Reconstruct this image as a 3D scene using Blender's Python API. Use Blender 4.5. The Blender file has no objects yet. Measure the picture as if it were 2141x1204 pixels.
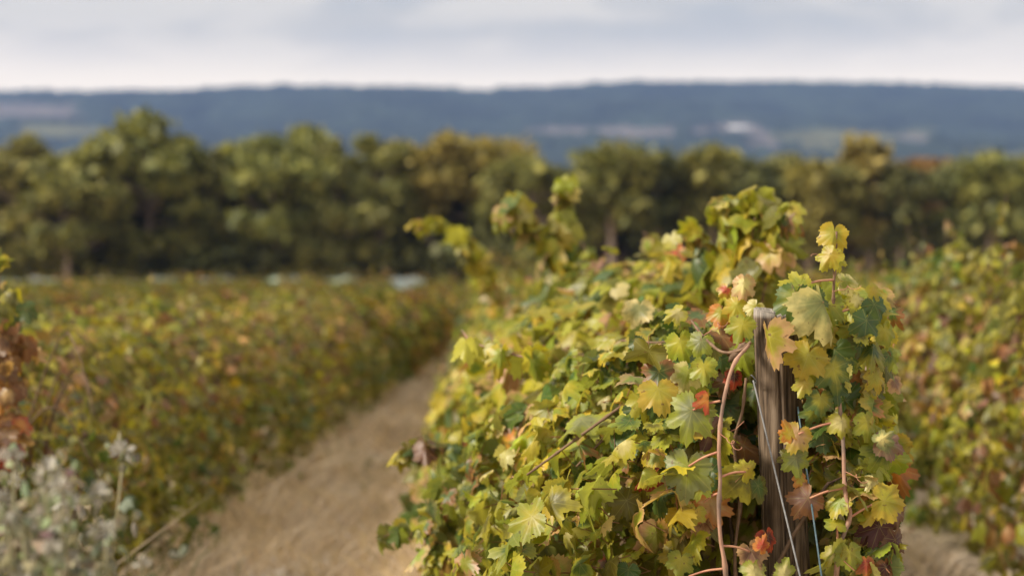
import bpy, math, random
import numpy as np
R = math.radians
rng = np.random.default_rng(11)
random.seed(11)
SC = bpy.context.scene
COL = SC.collection

# ------------------------------------------------------------------ camera, sky, sun, exposure
CAM_H = 1.72
F = 2141 * 50.0 / 36.0            # focal length in photo pixels
PITCH = math.atan(40.0 / F)
cam_data = bpy.data.cameras.new('camera')
cam = bpy.data.objects.new('camera', cam_data)
COL.objects.link(cam)
cam.location = (0, 0, CAM_H)
cam.rotation_euler = (math.pi / 2 - PITCH, 0, 0)
cam_data.sensor_width = 36.0
cam_data.lens = 50.0
cam_data.clip_end = 20000
cam_data.clip_start = 0.05
cam_data.dof.use_dof = True
cam_data.dof.focus_distance = 3.42
cam_data.dof.aperture_fstop = 1.6
SC.camera = cam

SUN_EL, SUN_AZ = R(38), R(-106)   # azimuth clockwise from +Y (view direction): light comes from the left
world = bpy.data.worlds.new('World')
SC.world = world
world.use_nodes = True
wn, wl = world.node_tree.nodes, world.node_tree.links
wn.clear()


def N(nodes, typ, **kw):
    n = nodes.new(typ)
    for k, v in kw.items():
        setattr(n, k, v)
    return n


def build_world():
    out = N(wn, 'ShaderNodeOutputWorld')
    bg = N(wn, 'ShaderNodeBackground'); bg.inputs['Strength'].default_value = 0.12
    sky = N(wn, 'ShaderNodeTexSky', sky_type='NISHITA', sun_disc=False, sun_elevation=SUN_EL, sun_rotation=SUN_AZ)
    sky.dust_density = 2.0
    tc = N(wn, 'ShaderNodeTexCoord')
    sep = N(wn, 'ShaderNodeSeparateXYZ'); wl.new(tc.outputs['Generated'], sep.inputs[0])
    # flat layers of cloud: stretch the direction strongly along the horizon
    mp = N(wn, 'ShaderNodeMapping'); mp.inputs['Scale'].default_value = (3.6, 3.6, 12.0); mp.inputs['Location'].default_value = (2.7, 0.3, 0.55)
    wl.new(tc.outputs['Generated'], mp.inputs[0])
    n1 = N(wn, 'ShaderNodeTexNoise'); n1.inputs['Scale'].default_value = 2.5; n1.inputs['Detail'].default_value = 5; n1.inputs['Roughness'].default_value = 0.48; n1.inputs['Distortion'].default_value = 0.25
    wl.new(mp.outputs[0], n1.inputs['Vector'])
    cr = N(wn, 'ShaderNodeValToRGB')
    e = cr.color_ramp.elements
    e[0].position = 0.38; e[0].color = (5.05, 4.85, 4.25, 1)
    e[1].position = 0.62; e[1].color = (7.2, 6.5, 5.25, 1)
    m = cr.color_ramp.elements.new(0.50); m.color = (5.7, 5.3, 4.45, 1)
    wl.new(n1.outputs['Fac'], cr.inputs[0])
    # brighter band just over the horizon, brighter cloud overhead
    hz = N(wn, 'ShaderNodeMapRange', interpolation_type='SMOOTHSTEP')
    hz.inputs['From Min'].default_value = 0.115; hz.inputs['From Max'].default_value = 0.172
    hz.inputs['To Min'].default_value = 1.0; hz.inputs['To Max'].default_value = 0.0
    wl.new(sep.outputs['Z'], hz.inputs['Value'])
    mx = N(wn, 'ShaderNodeMixRGB'); mx.inputs[2].default_value = (12.0, 10.2, 7.8, 1)
    wl.new(hz.outputs[0], mx.inputs[0]); wl.new(cr.outputs[0], mx.inputs[1])
    ov = N(wn, 'ShaderNodeMapRange'); ov.inputs['From Min'].default_value = 0.25; ov.inputs['From Max'].default_value = 1.0
    ov.inputs['To Min'].default_value = 1.0; ov.inputs['To Max'].default_value = 1.4
    wl.new(sep.outputs['Z'], ov.inputs['Value'])
    ml = N(wn, 'ShaderNodeVectorMath', operation='SCALE'); wl.new(mx.outputs[0], ml.inputs[0]); wl.new(ov.outputs[0], ml.inputs['Scale'])
    cv = N(wn, 'ShaderNodeMixRGB'); cv.inputs[0].default_value = 0.90      # 90 % cloud cover
    wl.new(sky.outputs[0], cv.inputs[1]); wl.new(ml.outputs[0], cv.inputs[2])
    wl.new(cv.outputs[0], bg.inputs['Color']); wl.new(bg.outputs[0], out.inputs[0])


build_world()
sun_data = bpy.data.lights.new('sun', 'SUN')
sun = bpy.data.objects.new('sun', sun_data)
COL.objects.link(sun)
sun_data.energy = 5.0
sun_data.angle = R(9)
sun_data.color = (1.0, 0.90, 0.73)
SUN_DIR = np.array([math.sin(SUN_AZ) * math.cos(SUN_EL), math.cos(SUN_AZ) * math.cos(SUN_EL), math.sin(SUN_EL)])
sun.rotation_euler = (R(90) - SUN_EL, 0, -SUN_AZ + math.pi)
SC.view_settings.view_transform = 'Standard'
SC.view_settings.look = 'None'
SC.view_settings.exposure = 0.5
SC.view_settings.gamma = 1.0
SC.cycles.use_denoising = True
SC.cycles.max_bounces = 8
SC.cycles.transparent_max_bounces = 8
SC.cycles.volume_bounces = 1


# ------------------------------------------------------------------ helpers
def at(px, py, d):
    """photo pixel -> world point at distance d along the view"""
    fx, ux = np.array([0, math.cos(PITCH), -math.sin(PITCH)]), np.array([0, math.sin(PITCH), math.cos(PITCH)])
    ray = fx + (px - 1070.5) / F * np.array([1., 0, 0]) - (py - 602.) / F * ux
    return np.array([0, 0, CAM_H]) + ray * (d / ray[1])


def nrm(v):
    return v / np.maximum(np.linalg.norm(v, axis=-1, keepdims=True), 1e-9)


class MB:
    """collects triangles with per-point attributes, builds ONE mesh object"""
    def __init__(self):
        self.v, self.t, self.ca, self.cb, self.lf, self.n = [], [], [], [], [], 0

    def add(self, v, t, ca=(0.5, 0.5, 0.5), cb=None, lf=None):
        v = np.asarray(v, float); k = len(v)
        ca = np.broadcast_to(np.asarray(ca, float), (k, 3))
        cb = ca if cb is None else np.broadcast_to(np.asarray(cb, float), (k, 3))
        lf = np.broadcast_to(np.array([9., 0., 0.3]) if lf is None else lf, (k, 3))
        self.v.append(v); self.t.append(np.asarray(t, int) + self.n); self.n += k
        self.ca.append(ca); self.cb.append(cb); self.lf.append(lf)

    def build(self, name, mat, parent=None, smooth=True, attrs=True):
        v = np.concatenate(self.v); t = np.concatenate(self.t)
        me = bpy.data.meshes.new(name)
        me.vertices.add(len(v)); me.vertices.foreach_set('co', v.astype(np.float32).ravel())
        me.loops.add(len(t) * 3); me.loops.foreach_set('vertex_index', t.astype(np.int32).ravel())
        me.polygons.add(len(t)); me.polygons.foreach_set('loop_start', np.arange(0, len(t) * 3, 3, dtype=np.int32))
        if smooth:
            me.polygons.foreach_set('use_smooth', np.ones(len(t), dtype=bool))
        if attrs:
            for nm, arr in (('ca', self.ca), ('cb', self.cb)):
                a = me.attributes.new(nm, 'FLOAT_COLOR', 'POINT')
                c = np.concatenate(arr); c = np.concatenate([c, np.ones((len(c), 1))], 1)
                a.data.foreach_set('color', c.astype(np.float32).ravel())
            a = me.attributes.new('lf', 'FLOAT_VECTOR', 'POINT')
            a.data.foreach_set('vector', np.concatenate(self.lf).astype(np.float32).ravel())
        me.update(calc_edges=True); me.validate()
        me.materials.append(mat)
        o = bpy.data.objects.new(name, me); COL.objects.link(o)
        if parent is not None:
            o.parent = parent
        return o


def tag(o, label=None, cat=None, group=None, kind=None):
    for k, v in (('label', label), ('category', cat), ('group', group), ('kind', kind)):
        if v:
            o[k] = v
    return o


def empty(name, loc, rz=0.0):
    o = bpy.data.objects.new(name, None); COL.objects.link(o)
    o.empty_display_size = 0.2
    o.location = loc; o.rotation_euler = (0, 0, rz)
    return o


def copy_tree(o, parent=None):
    c = o.copy(); COL.objects.link(c)
    if parent is not None:
        c.parent = parent
    for ch in list(o.children):
        copy_tree(ch, c)
    return c


def tube(mb, pts, rad, sides=6, ca=(0.2, 0.12, 0.07), cap=True):
    pts = np.asarray(pts, float); n = len(pts)
    rad = np.broadcast_to(np.asarray(rad, float), (n,))
    tang = nrm(np.gradient(pts, axis=0))
    ref = np.array([0.31, 0.93, 0.2]); a = nrm(np.cross(tang, ref)); b = np.cross(tang, a)
    ang = np.linspace(0, 2 * math.pi, sides, endpoint=False)
    v = pts[:, None] + rad[:, None, None] * (np.cos(ang)[None, :, None] * a[:, None] + np.sin(ang)[None, :, None] * b[:, None])
    v = v.reshape(-1, 3); t = []
    for i in range(n - 1):
        for j in range(sides):
            p, q = i * sides + j, i * sides + (j + 1) % sides
            t += [(p, q, q + sides), (p, q + sides, p + sides)]
    if cap:
        v = np.concatenate([v, pts[:1], pts[-1:]])
        for j in range(sides):
            t.append(((j + 1) % sides, j, n * sides))
            t.append(((n - 1) * sides + j, (n - 1) * sides + (j + 1) % sides, n * sides + 1))
    mb.add(v, t, ca)


def spline(pts, n):
    """smooth curve through points (Catmull-Rom)"""
    p = np.asarray(pts, float); p = np.concatenate([2 * p[:1] - p[1:2], p, 2 * p[-1:] - p[-2:-1]])
    out = []
    m = len(p) - 3
    for u in np.linspace(0, m - 1e-6, n):
        i = int(u); f = u - i
        a, b, c, d = p[i:i + 4]
        out.append(0.5 * ((2 * b) + (c - a) * f + (2 * a - 5 * b + 4 * c - d) * f * f + (3 * b - a - 3 * c + d) * f ** 3))
    return np.array(out)


# ------------------------------------------------------------------ materials
def new_mat(name):
    m = bpy.data.materials.new(name); m.use_nodes = True
    m.node_tree.nodes.clear()
    return m, m.node_tree.nodes, m.node_tree.links


def leaf_material(name, detailed, trans=0.40, rough=0.44):
    m, n, l = new_mat(name)
    out = N(n, 'ShaderNodeOutputMaterial')
    ca = N(n, 'ShaderNodeAttribute', attribute_name='ca')
    col = ca.outputs['Color']
    oi = N(n, 'ShaderNodeObjectInfo')
    if detailed:
        cb = N(n, 'ShaderNodeAttribute', attribute_name='cb')
        lf = N(n, 'ShaderNodeAttribute', attribute_name='lf')
        sp = N(n, 'ShaderNodeSeparateXYZ'); l.new(lf.outputs['Vector'], sp.inputs[0])
        tc = N(n, 'ShaderNodeTexCoord')
        nz = N(n, 'ShaderNodeTexNoise'); nz.inputs['Scale'].default_value = 38; nz.inputs['Detail'].default_value = 3
        l.new(tc.outputs['Object'], nz.inputs['Vector'])
        ad = N(n, 'ShaderNodeMath', operation='MULTIPLY_ADD'); ad.inputs[1].default_value = 0.9; l.new(nz.outputs['Fac'], ad.inputs[0]); l.new(sp.outputs['Z'], ad.inputs[2])
        er = N(n, 'ShaderNodeMapRange', interpolation_type='SMOOTHSTEP'); er.inputs['From Min'].default_value = 0.85; er.inputs['From Max'].default_value = 1.5
        l.new(ad.outputs[0], er.inputs['Value'])
        mx = N(n, 'ShaderNodeMixRGB'); l.new(er.outputs[0], mx.inputs[0]); l.new(col, mx.inputs[1]); l.new(cb.outputs['Color'], mx.inputs[2])
        # veins: five rays from the stalk, 52 degrees apart
        th = N(n, 'ShaderNodeMath', operation='ARCTAN2'); l.new(sp.outputs['X'], th.inputs[0]); l.new(sp.outputs['Y'], th.inputs[1])
        ab = N(n, 'ShaderNodeMath', operation='ABSOLUTE'); l.new(th.outputs[0], ab.inputs[0])
        of = N(n, 'ShaderNodeMath', operation='ADD'); of.inputs[1].default_value = R(26); l.new(ab.outputs[0], of.inputs[0])
        md = N(n, 'ShaderNodeMath', operation='MODULO'); md.inputs[1].default_value = R(52); l.new(of.outputs[0], md.inputs[0])
        sb = N(n, 'ShaderNodeMath', operation='SUBTRACT'); sb.inputs[1].default_value = R(26); l.new(md.outputs[0], sb.inputs[0])
        a2 = N(n, 'ShaderNodeMath', operation='ABSOLUTE'); l.new(sb.outputs[0], a2.inputs[0])
        x2 = N(n, 'ShaderNodeVectorMath', operation='LENGTH')
        cx = N(n, 'ShaderNodeCombineXYZ'); l.new(sp.outputs['X'], cx.inputs[0]); l.new(sp.outputs['Y'], cx.inputs[1]); l.new(cx.outputs[0], x2.inputs[0])
        pd = N(n, 'ShaderNodeMath', operation='MULTIPLY'); l.new(a2.outputs[0], pd.inputs[0]); l.new(x2.outputs['Value'], pd.inputs[1])
        vr = N(n, 'ShaderNodeMapRange', interpolation_type='SMOOTHSTEP'); vr.inputs['From Min'].default_value = 0.004; vr.inputs['From Max'].default_value = 0.02
        vr.inputs['To Min'].default_value = 0.28; vr.inputs['To Max'].default_value = 0.0
        l.new(pd.outputs[0], vr.inputs['Value'])
        vm = N(n, 'ShaderNodeMixRGB'); vm.inputs[2].default_value = (0.42, 0.38, 0.12, 1); l.new(vr.outputs[0], vm.inputs[0]); l.new(mx.outputs[0], vm.inputs[1])
        # brown rot specks and a fine mottle
        n2 = N(n, 'ShaderNodeTexNoise'); n2.inputs['Scale'].default_value = 70; n2.inputs['Detail'].default_value = 2; l.new(tc.outputs['Object'], n2.inputs['Vector'])
        s2 = N(n, 'ShaderNodeMapRange'); s2.inputs['From Min'].default_value = 0.66; s2.inputs['From Max'].default_value = 0.72; s2.inputs['To Max'].default_value = 0.7; l.new(n2.outputs['Fac'], s2.inputs['Value'])
        sm = N(n, 'ShaderNodeMixRGB'); sm.inputs[2].default_value = (0.13, 0.055, 0.02, 1); l.new(s2.outputs[0], sm.inputs[0]); l.new(vm.outputs[0], sm.inputs[1])
        hs = N(n, 'ShaderNodeHueSaturation'); l.new(sm.outputs[0], hs.inputs['Color'])
        mv = N(n, 'ShaderNodeMapRange'); mv.inputs['To Min'].default_value = 0.72; mv.inputs['To Max'].default_value = 1.28; l.new(nz.outputs['Fac'], mv.inputs['Value']); l.new(mv.outputs[0], hs.inputs['Value'])
        # grape leaves are paler and greyer underneath
        ge = N(n, 'ShaderNodeNewGeometry')
        bk = N(n, 'ShaderNodeMixRGB'); bk.inputs[2].default_value = (0.30, 0.31, 0.14, 1)
        bf = N(n, 'ShaderNodeMath', operation='MULTIPLY'); bf.inputs[1].default_value = 0.35; l.new(ge.outputs['Backfacing'], bf.inputs[0])
        l.new(bf.outputs[0], bk.inputs[0]); l.new(hs.outputs[0], bk.inputs[1])
        col = bk.outputs[0]
    else:
        hs = N(n, 'ShaderNodeHueSaturation'); l.new(col, hs.inputs['Color'])
        mh = N(n, 'ShaderNodeMapRange'); mh.inputs['To Min'].default_value = 0.985; mh.inputs['To Max'].default_value = 1.015; mh.inputs['To Min'].default_value = 0.485; mh.inputs['To Max'].default_value = 0.512
        l.new(oi.outputs['Random'], mh.inputs['Value']); l.new(mh.outputs[0], hs.inputs['Hue'])
        col = hs.outputs[0]
    pb = N(n, 'ShaderNodeBsdfPrincipled'); pb.inputs['Roughness'].default_value = rough; pb.inputs['Specular IOR Level'].default_value = 0.5 if detailed else 0.3
    l.new(col, pb.inputs['Base Color'])
    tr = N(n, 'ShaderNodeBsdfTranslucent')
    br = N(n, 'ShaderNodeMixRGB', blend_type='MULTIPLY'); br.inputs[0].default_value = 1; br.inputs[2].default_value = (1.25, 1.2, 0.6, 1); l.new(col, br.inputs[1]); l.new(br.outputs[0], tr.inputs['Color'])
    ms = N(n, 'ShaderNodeMixShader'); ms.inputs[0].default_value = trans
    l.new(pb.outputs[0], ms.inputs[1]); l.new(tr.outputs[0], ms.inputs[2]); l.new(ms.outputs[0], out.inputs[0])
    if detailed:
        bp = N(n, 'ShaderNodeBump'); bp.inputs['Strength'].default_value = 0.35; bp.inputs['Distance'].default_value = 0.004
        l.new(nz.outputs['Fac'], bp.inputs['Height']); l.new(bp.outputs[0], pb.inputs['Normal'])
    return m


def rough_material(name, c1, c2, scale, rough=0.85, stretch=(1, 1, 1), bump=0.4, dist=0.01, c3=None, scale3=2.0):
    m, n, l = new_mat(name)
    out = N(n, 'ShaderNodeOutputMaterial'); pb = N(n, 'ShaderNodeBsdfPrincipled')
    pb.inputs['Roughness'].default_value = rough; pb.inputs['Specular IOR Level'].default_value = 0.25
    tc = N(n, 'ShaderNodeTexCoord'); mp = N(n, 'ShaderNodeMapping'); mp.inputs['Scale'].default_value = stretch
    l.new(tc.outputs['Object'], mp.inputs[0])
    nz = N(n, 'ShaderNodeTexNoise'); nz.inputs['Scale'].default_value = scale; nz.inputs['Detail'].default_value = 6; nz.inputs['Roughness'].default_value = 0.62
    l.new(mp.outputs[0], nz.inputs['Vector'])
    cr = N(n, 'ShaderNodeValToRGB'); cr.color_ramp.elements[0].position = 0.33; cr.color_ramp.elements[1].position = 0.68
    cr.color_ramp.elements[0].color = (*c1, 1); cr.color_ramp.elements[1].color = (*c2, 1)
    l.new(nz.outputs['Fac'], cr.inputs[0]); col = cr.outputs[0]
    if c3 is not None:
        n3 = N(n, 'ShaderNodeTexNoise'); n3.inputs['Scale'].default_value = scale3; n3.inputs['Detail'].default_value = 4; l.new(tc.outputs['Object'], n3.inputs['Vector'])
        r3 = N(n, 'ShaderNodeMapRange'); r3.inputs['From Min'].default_value = 0.46; r3.inputs['From Max'].default_value = 0.66; l.new(n3.outputs['Fac'], r3.inputs['Value'])
        m3 = N(n, 'ShaderNodeMixRGB'); m3.inputs[2].default_value = (*c3, 1); l.new(r3.outputs[0], m3.inputs[0]); l.new(col, m3.inputs[1]); col = m3.outputs[0]
    l.new(col, pb.inputs['Base Color'])
    bp = N(n, 'ShaderNodeBump'); bp.inputs['Strength'].default_value = bump; bp.inputs['Distance'].default_value = dist
    l.new(nz.outputs['Fac'], bp.inputs['Height']); l.new(bp.outputs[0], pb.inputs['Normal'])
    l.new(pb.outputs[0], out.inputs[0])
    return m


M_LEAF = leaf_material('grape_leaf', True)
M_LEAF_FAR = leaf_material('grape_leaf_plain', False)
M_TREE = leaf_material('gum_leaf', False, trans=0.28, rough=0.55)
M_BARK = rough_material('vine_bark', (0.07, 0.042, 0.028), (0.20, 0.13, 0.085), 30, stretch=(1, 1, 0.25), bump=0.8)
M_CANE = rough_material('vine_cane', (0.27, 0.15, 0.105), (0.45, 0.27, 0.19), 75, rough=0.7, stretch=(1, 1, 0.25), bump=0.6, dist=0.003, c3=(0.17, 0.12, 0.095), scale3=14)
M_DRYCANE = rough_material('dry_cane', (0.13, 0.075, 0.045), (0.22, 0.14, 0.09), 60, rough=0.7)
M_TRUNK = rough_material('gum_bark', (0.26, 0.19, 0.15), (0.48, 0.38, 0.31), 1.6, stretch=(1, 1, 0.2), bump=0.5, dist=0.05)
M_WIRE = rough_material('galvanised_wire', (0.13, 0.13, 0.135), (0.25, 0.25, 0.26), 80, rough=0.6, bump=0.1)
M_BLUE = rough_material('blue_twine', (0.06, 0.105, 0.13), (0.12, 0.18, 0.215), 120, rough=0.6, bump=0.1)

# leaf colours (linear)
PAL = dict(yg=(0.31, 0.30, 0.028), lime=(0.21, 0.25, 0.028), green=(0.065, 0.115, 0.024), blue=(0.055, 0.105, 0.040), gold=(0.37, 0.29, 0.03), pale=(0.46, 0.43, 0.20),
           orange=(0.42, 0.17, 0.035), red=(0.32, 0.05, 0.025), maroon=(0.07, 0.02, 0.022), tan=(0.40, 0.26, 0.14), mauve=(0.20, 0.115, 0.095), brown=(0.14, 0.07, 0.035), olive=(0.12, 0.12, 0.022), grey=(0.17, 0.20, 0.085), rust=(0.22, 0.10, 0.035))
PAL = {k: tuple(np.array(v) * np.array([1.14, 1.06, 0.90])) for k, v in PAL.items()}
PK = list(PAL); PV = np.array([PAL[k] for k in PK])
EDGE = dict(yg=['yg', 'gold', 'lime', 'lime', 'yg', 'lime', 'yg', 'tan'], lime=['yg', 'lime', 'gold', 'lime', 'tan'], green=['green', 'lime', 'yg', 'green', 'rust'], blue=['blue', 'green', 'grey'], gold=['tan', 'yg', 'gold', 'gold'], pale=['tan', 'pale', 'yg'],
            orange=['red', 'rust', 'gold'], red=['maroon', 'orange', 'red'], maroon=['maroon', 'brown'], tan=['brown', 'tan', 'rust'], mauve=['mauve', 'brown'], brown=['brown', 'tan'], olive=['yg', 'olive'], grey=['lime', 'pale', 'grey'], rust=['brown', 'rust'])


def pick_colors(n, w, r, var=0.16):
    """w: dict of weights; returns body and edge colours, one pair per leaf"""
    ks = list(w); p = np.array([w[k] for k in ks], float); p /= p.sum()
    idx = r.choice(len(ks), n, p=p)
    A = np.empty((n, 3)); B = np.empty((n, 3))
    for i in range(n):
        k = ks[idx[i]]; A[i] = PAL[k]; B[i] = PAL[random.choice(EDGE[k])]
    f = np.exp(r.normal(0, var, (n, 1))); h = np.exp(r.normal(0, 0.05, (n, 3)))
    return A * f * h, B * f * h


W_MAIN = dict(yg=30, lime=32, green=26, blue=7, gold=4, pale=3.5, orange=0.9, red=0.4, maroon=0.7, tan=1.5, mauve=0.8, olive=13, grey=3.5)  # extra dark green and blue leaves put deeper shade into the foliage colour
W_ROW = dict(yg=8, lime=6, green=18, gold=9, maroon=1.0, tan=3, mauve=1.5, olive=60, rust=4, brown=6)
W_RIGHT = dict(yg=8, lime=7, green=30, blue=4, gold=5, maroon=1.2, tan=3, mauve=2, olive=55, rust=4, brown=7)


def vnoise(x, y, seed):
    """smooth value noise, vectorised"""
    r = np.random.default_rng(seed); tab = r.uniform(0, 1, (256, 256))
    xi, yi = np.floor(x).astype(int), np.floor(y).astype(int); fx, fy = x - xi, y - yi
    fx, fy = fx * fx * (3 - 2 * fx), fy * fy * (3 - 2 * fy)
    g = lambda a, b: tab[a % 256, b % 256]
    return (g(xi, yi) * (1 - fx) + g(xi + 1, yi) * fx) * (1 - fy) + (g(xi, yi + 1) * (1 - fx) + g(xi + 1, yi + 1) * fx) * fy


def gather(P, A, B, r, freq=3.0, jitter=0.45):
    """leaves of one bough turn together: hand the picked colours out along a smooth noise"""
    v = vnoise(P[:, 0] * freq + P[:, 2] * freq * 0.8 + 50, P[:, 1] * freq + P[:, 2] * freq * 0.6 + 50, int(r.integers(1000))) + jitter * r.uniform(0, 1, len(P))
    key = A[:, 0] / (A[:, 1] + 0.03) + 0.8 * (A[:, 0] + A[:, 1]) + r.normal(0, 0.12, len(P))
    o, k = np.argsort(v), np.argsort(key)
    A2, B2 = np.empty_like(A), np.empty_like(B); A2[o] = A[k]; B2[o] = B[k]
    return A2, B2


# ------------------------------------------------------------------ grape leaf templates
def outline(theta, deep=1.0):
    a = np.abs(np.degrees(theta))
    r = np.interp(a, [0, 13, 27, 40, 52, 66, 78, 92, 104, 122, 140, 158, 172, 180], [1.0, 0.92, 0.76, 0.82, 0.85, 0.77, 0.64, 0.66, 0.67, 0.60, 0.56, 0.50, 0.30, 0.10])
    return r * (1 - 0.13 * deep * (np.exp(-((a - 27) / 9.0) ** 2) + 0.9 * np.exp(-((a - 79) / 9.0) ** 2)))


def template(nout, rings, teeth):
    th = np.linspace(-math.pi, math.pi, nout, endpoint=False) + math.pi / nout
    rl = np.random.default_rng(teeth + nout)
    r = outline(th * (1 + 0.05 * np.sin(th + rl.uniform(0, 6))), [1.9, 0.8, 1.4, 2.2, 1.0][teeth % 5]) * (1 + 0.05 * np.sin(2 * th + rl.uniform(0, 6)))
    if teeth:
        r = r * (1 + 0.06 * np.where(np.arange(nout) % 2 == 0, 1, -1) * rl.uniform(0.4, 1.5, nout) + rl.normal(0, 0.012, nout))
    v = [[0, 0, 0]]
    for f in rings:
        rr = r * f if f > 0.9 else (r * 0.75 + 0.18 * (1 - f)) * f
        v += [[math.sin(t) * q, math.cos(t) * q, f] for t, q in zip(th, rr)]
    v = np.array(v); tri = []
    for j in range(nout):
        tri.append((0, 1 + (j + 1) % nout, 1 + j))
    for k in range(len(rings) - 1):
        b0, b1 = 1 + k * nout, 1 + (k + 1) * nout
        for j in range(nout):
            q = (j + 1) % nout
            tri += [(b0 + j, b0 + q, b1 + q), (b0 + j, b1 + q, b1 + j)]
    return v, np.array(tri), np.concatenate([[0], np.tile(th, len(rings))])


T_HI = [template(58, [0.3, 0.56, 0.8, 1.0], k) for k in (1, 2, 3, 4, 5)]
T_MID = [template(22, [0.55, 1.0], k) for k in (1, 2, 3)]
T_LOW = template(9, [1.0], 0)


def add_leaves(mb, P, Nn, T, S, ca, cb, tmpl, r, fold=None, droop=None, wave=None, stalk=0.0):
    if isinstance(tmpl, list):       # deal the leaves out over several leaf shapes
        k = len(tmpl)
        for q in range(k):
            sel = slice(q, None, k); g = lambda a: None if a is None else a[sel]
            add_leaves(mb, P[sel], Nn[sel], T[sel], S[sel], ca[sel], cb[sel], tmpl[q], r, g(fold), g(droop), g(wave), stalk)
        return
    tv, tt, th = tmpl
    n = len(P)
    if n == 0:
        return
    Nn = nrm(Nn); T = nrm(T - (T * Nn).sum(1, keepdims=True) * Nn); Bv = np.cross(T, Nn)
    fold = r.normal(0.34, 0.34, n) if fold is None else fold
    droop = r.normal(0.28, 0.34, n) if droop is None else droop
    wave = np.abs(r.normal(0.0, 0.24, n)) if wave is None else wave
    ph = r.uniform(0, 6.28, n)
    asp = r.uniform(0.88, 1.12, (n, 1))
    x = tv[None, :, 0] * asp; y = np.broadcast_to(tv[None, :, 1], x.shape)
    rad2 = x * x + y * y
    z = -fold[:, None] * np.abs(x) - droop[:, None] * y * np.abs(y) * 0.8 + wave[:, None] * np.sin(3 * th[None] + ph[:, None]) * rad2 + (0.05 * np.sin(7 * th[None] + 2 * ph[:, None]) + 0.035 * np.sin(13 * th[None] + 3 * ph[:, None])) * rad2 - r.uniform(-0.05, 0.3, n)[:, None] * np.maximum(rad2 - 0.35, 0) ** 1.5
    # a fold shortens the blade sideways
    xs = x / np.sqrt(1 + fold[:, None] ** 2)
    pts = P[:, None] + S[:, None, None] * (xs[..., None] * Bv[:, None] + y[..., None] * T[:, None] + z[..., None] * Nn[:, None])
    m = tv.shape[0]
    tri = (tt[None] + (np.arange(n) * m)[:, None, None]).reshape(-1, 3)
    lf = np.broadcast_to(tv[None], (n, m, 3)).reshape(-1, 3)
    mb.add(pts.reshape(-1, 3), tri, np.repeat(ca, m, 0), np.repeat(cb, m, 0), lf)
    if stalk > 0:
        # thin leaf stalks running back into the vine
        d = nrm(-0.35 * T - 0.75 * Nn + r.normal(0, 0.25, (n, 3)) + np.array([0, 0, -0.1]))
        L = S * r.uniform(0.7, 1.1, n) * stalk
        side = nrm(np.cross(d, np.array([0.2, 0.3, 0.9]))); up = np.cross(d, side)
        w = (S * 0.021)[:, None]
        q = []
        for dd in (0.0, 1.0):
            for k in range(3):
                q.append(P + d * (L * dd)[:, None] + w * (math.cos(k * 2.094) * side + math.sin(k * 2.094) * up))
        q = np.stack(q, 1).reshape(-1, 3)
        t1 = np.array([(0, 1, 4), (0, 4, 3), (1, 2, 5), (1, 5, 4), (2, 0, 3), (2, 3, 5)])
        tri = (t1[None] + (np.arange(n) * 6)[:, None, None]).reshape(-1, 3)
        c = np.array([0.34, 0.16, 0.085]) * np.exp(r.normal(0, 0.2, (n, 1)))
        mb.add(q, tri, np.repeat(c, 6, 0))


# ------------------------------------------------------------------ vine rows
SLOPE = -0.032                                   # rows run slightly to the left of the view
def x_mid(d): return 0.60 + SLOPE * (d - 3.5)    # the row with the post
def x_left(d): return -2.40 + 0.040 * (np.minimum(d, 26) - 8) + SLOPE * np.maximum(np.asarray(d) - 26.0, 0)
def x_right(d): return 2.88 + SLOPE * (d - 8)
ROW_RZ = math.atan(-SLOPE)                       # vines are built along +Y and turned into the row


PROFILE = np.array([(-0.42, 0.16), (-0.66, 0.34), (-0.78, 0.62), (-0.74, 0.92), (-0.58, 1.18), (-0.36, 1.40), (-0.12, 1.52), (0.12, 1.52), (0.32, 1.42), (0.52, 1.20), (0.64, 0.94), (0.66, 0.64), (0.56, 0.36), (0.40, 0.16)])
PT = np.linspace(0, 1, len(PROFILE))


def bulge_fn(r):
    a = r.uniform(0, 6.28, 6)
    def f(s, t):
        return 1 + 0.09 * np.sin(2 * math.pi * s / 1.5 * 1 + a[0] + 3 * t) + 0.07 * np.sin(2 * math.pi * s / 0.75 + 7 * t + a[1]) + 0.06 * np.sin(13 * t + a[2] + 4 * np.sin(s * 2 + a[5])) + 0.04 * np.sin(2 * math.pi * s / 0.3 + 19 * t + a[3])
    return f


def shell_points(n, L, r, depth=0.5, width=1.0, height=1.0):
    """leaf anchor points in a vine's own space: Y along the row 0..L"""
    f = bulge_fn(r)
    s = r.uniform(-0.08, L + 0.08, n); t = r.uniform(0, 1, n)
    px = np.interp(t, PT, PROFILE[:, 0]); pz = np.interp(t, PT, PROFILE[:, 1])
    k = f(s, t) * (1 - depth * r.uniform(0, 1, n) ** 1.9)
    c = np.array([0, 0.82])
    u = px * k * width; z = c[1] + (pz - c[1]) * k
    z = np.where(z > 0.82, 0.82 + (z - 0.82) * height, z)
    P = np.stack([u, s, np.maximum(z, 0.06)], 1)
    O = nrm(np.stack([px * 1.1, np.zeros(n), (pz - c[1]) * 0.9], 1))
    return P, O


def frames(O, r, spread=0.5):
    n = len(O)
    up = np.array([0, 0, 1.0])
    Nn = nrm(0.85 * O + 0.22 * up + 0.25 * SUN_DIR + r.normal(0, spread, (n, 3)))
    T = nrm(-0.9 * up + 0.3 * O + r.normal(0, 0.45, (n, 3)))
    return Nn, T


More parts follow.
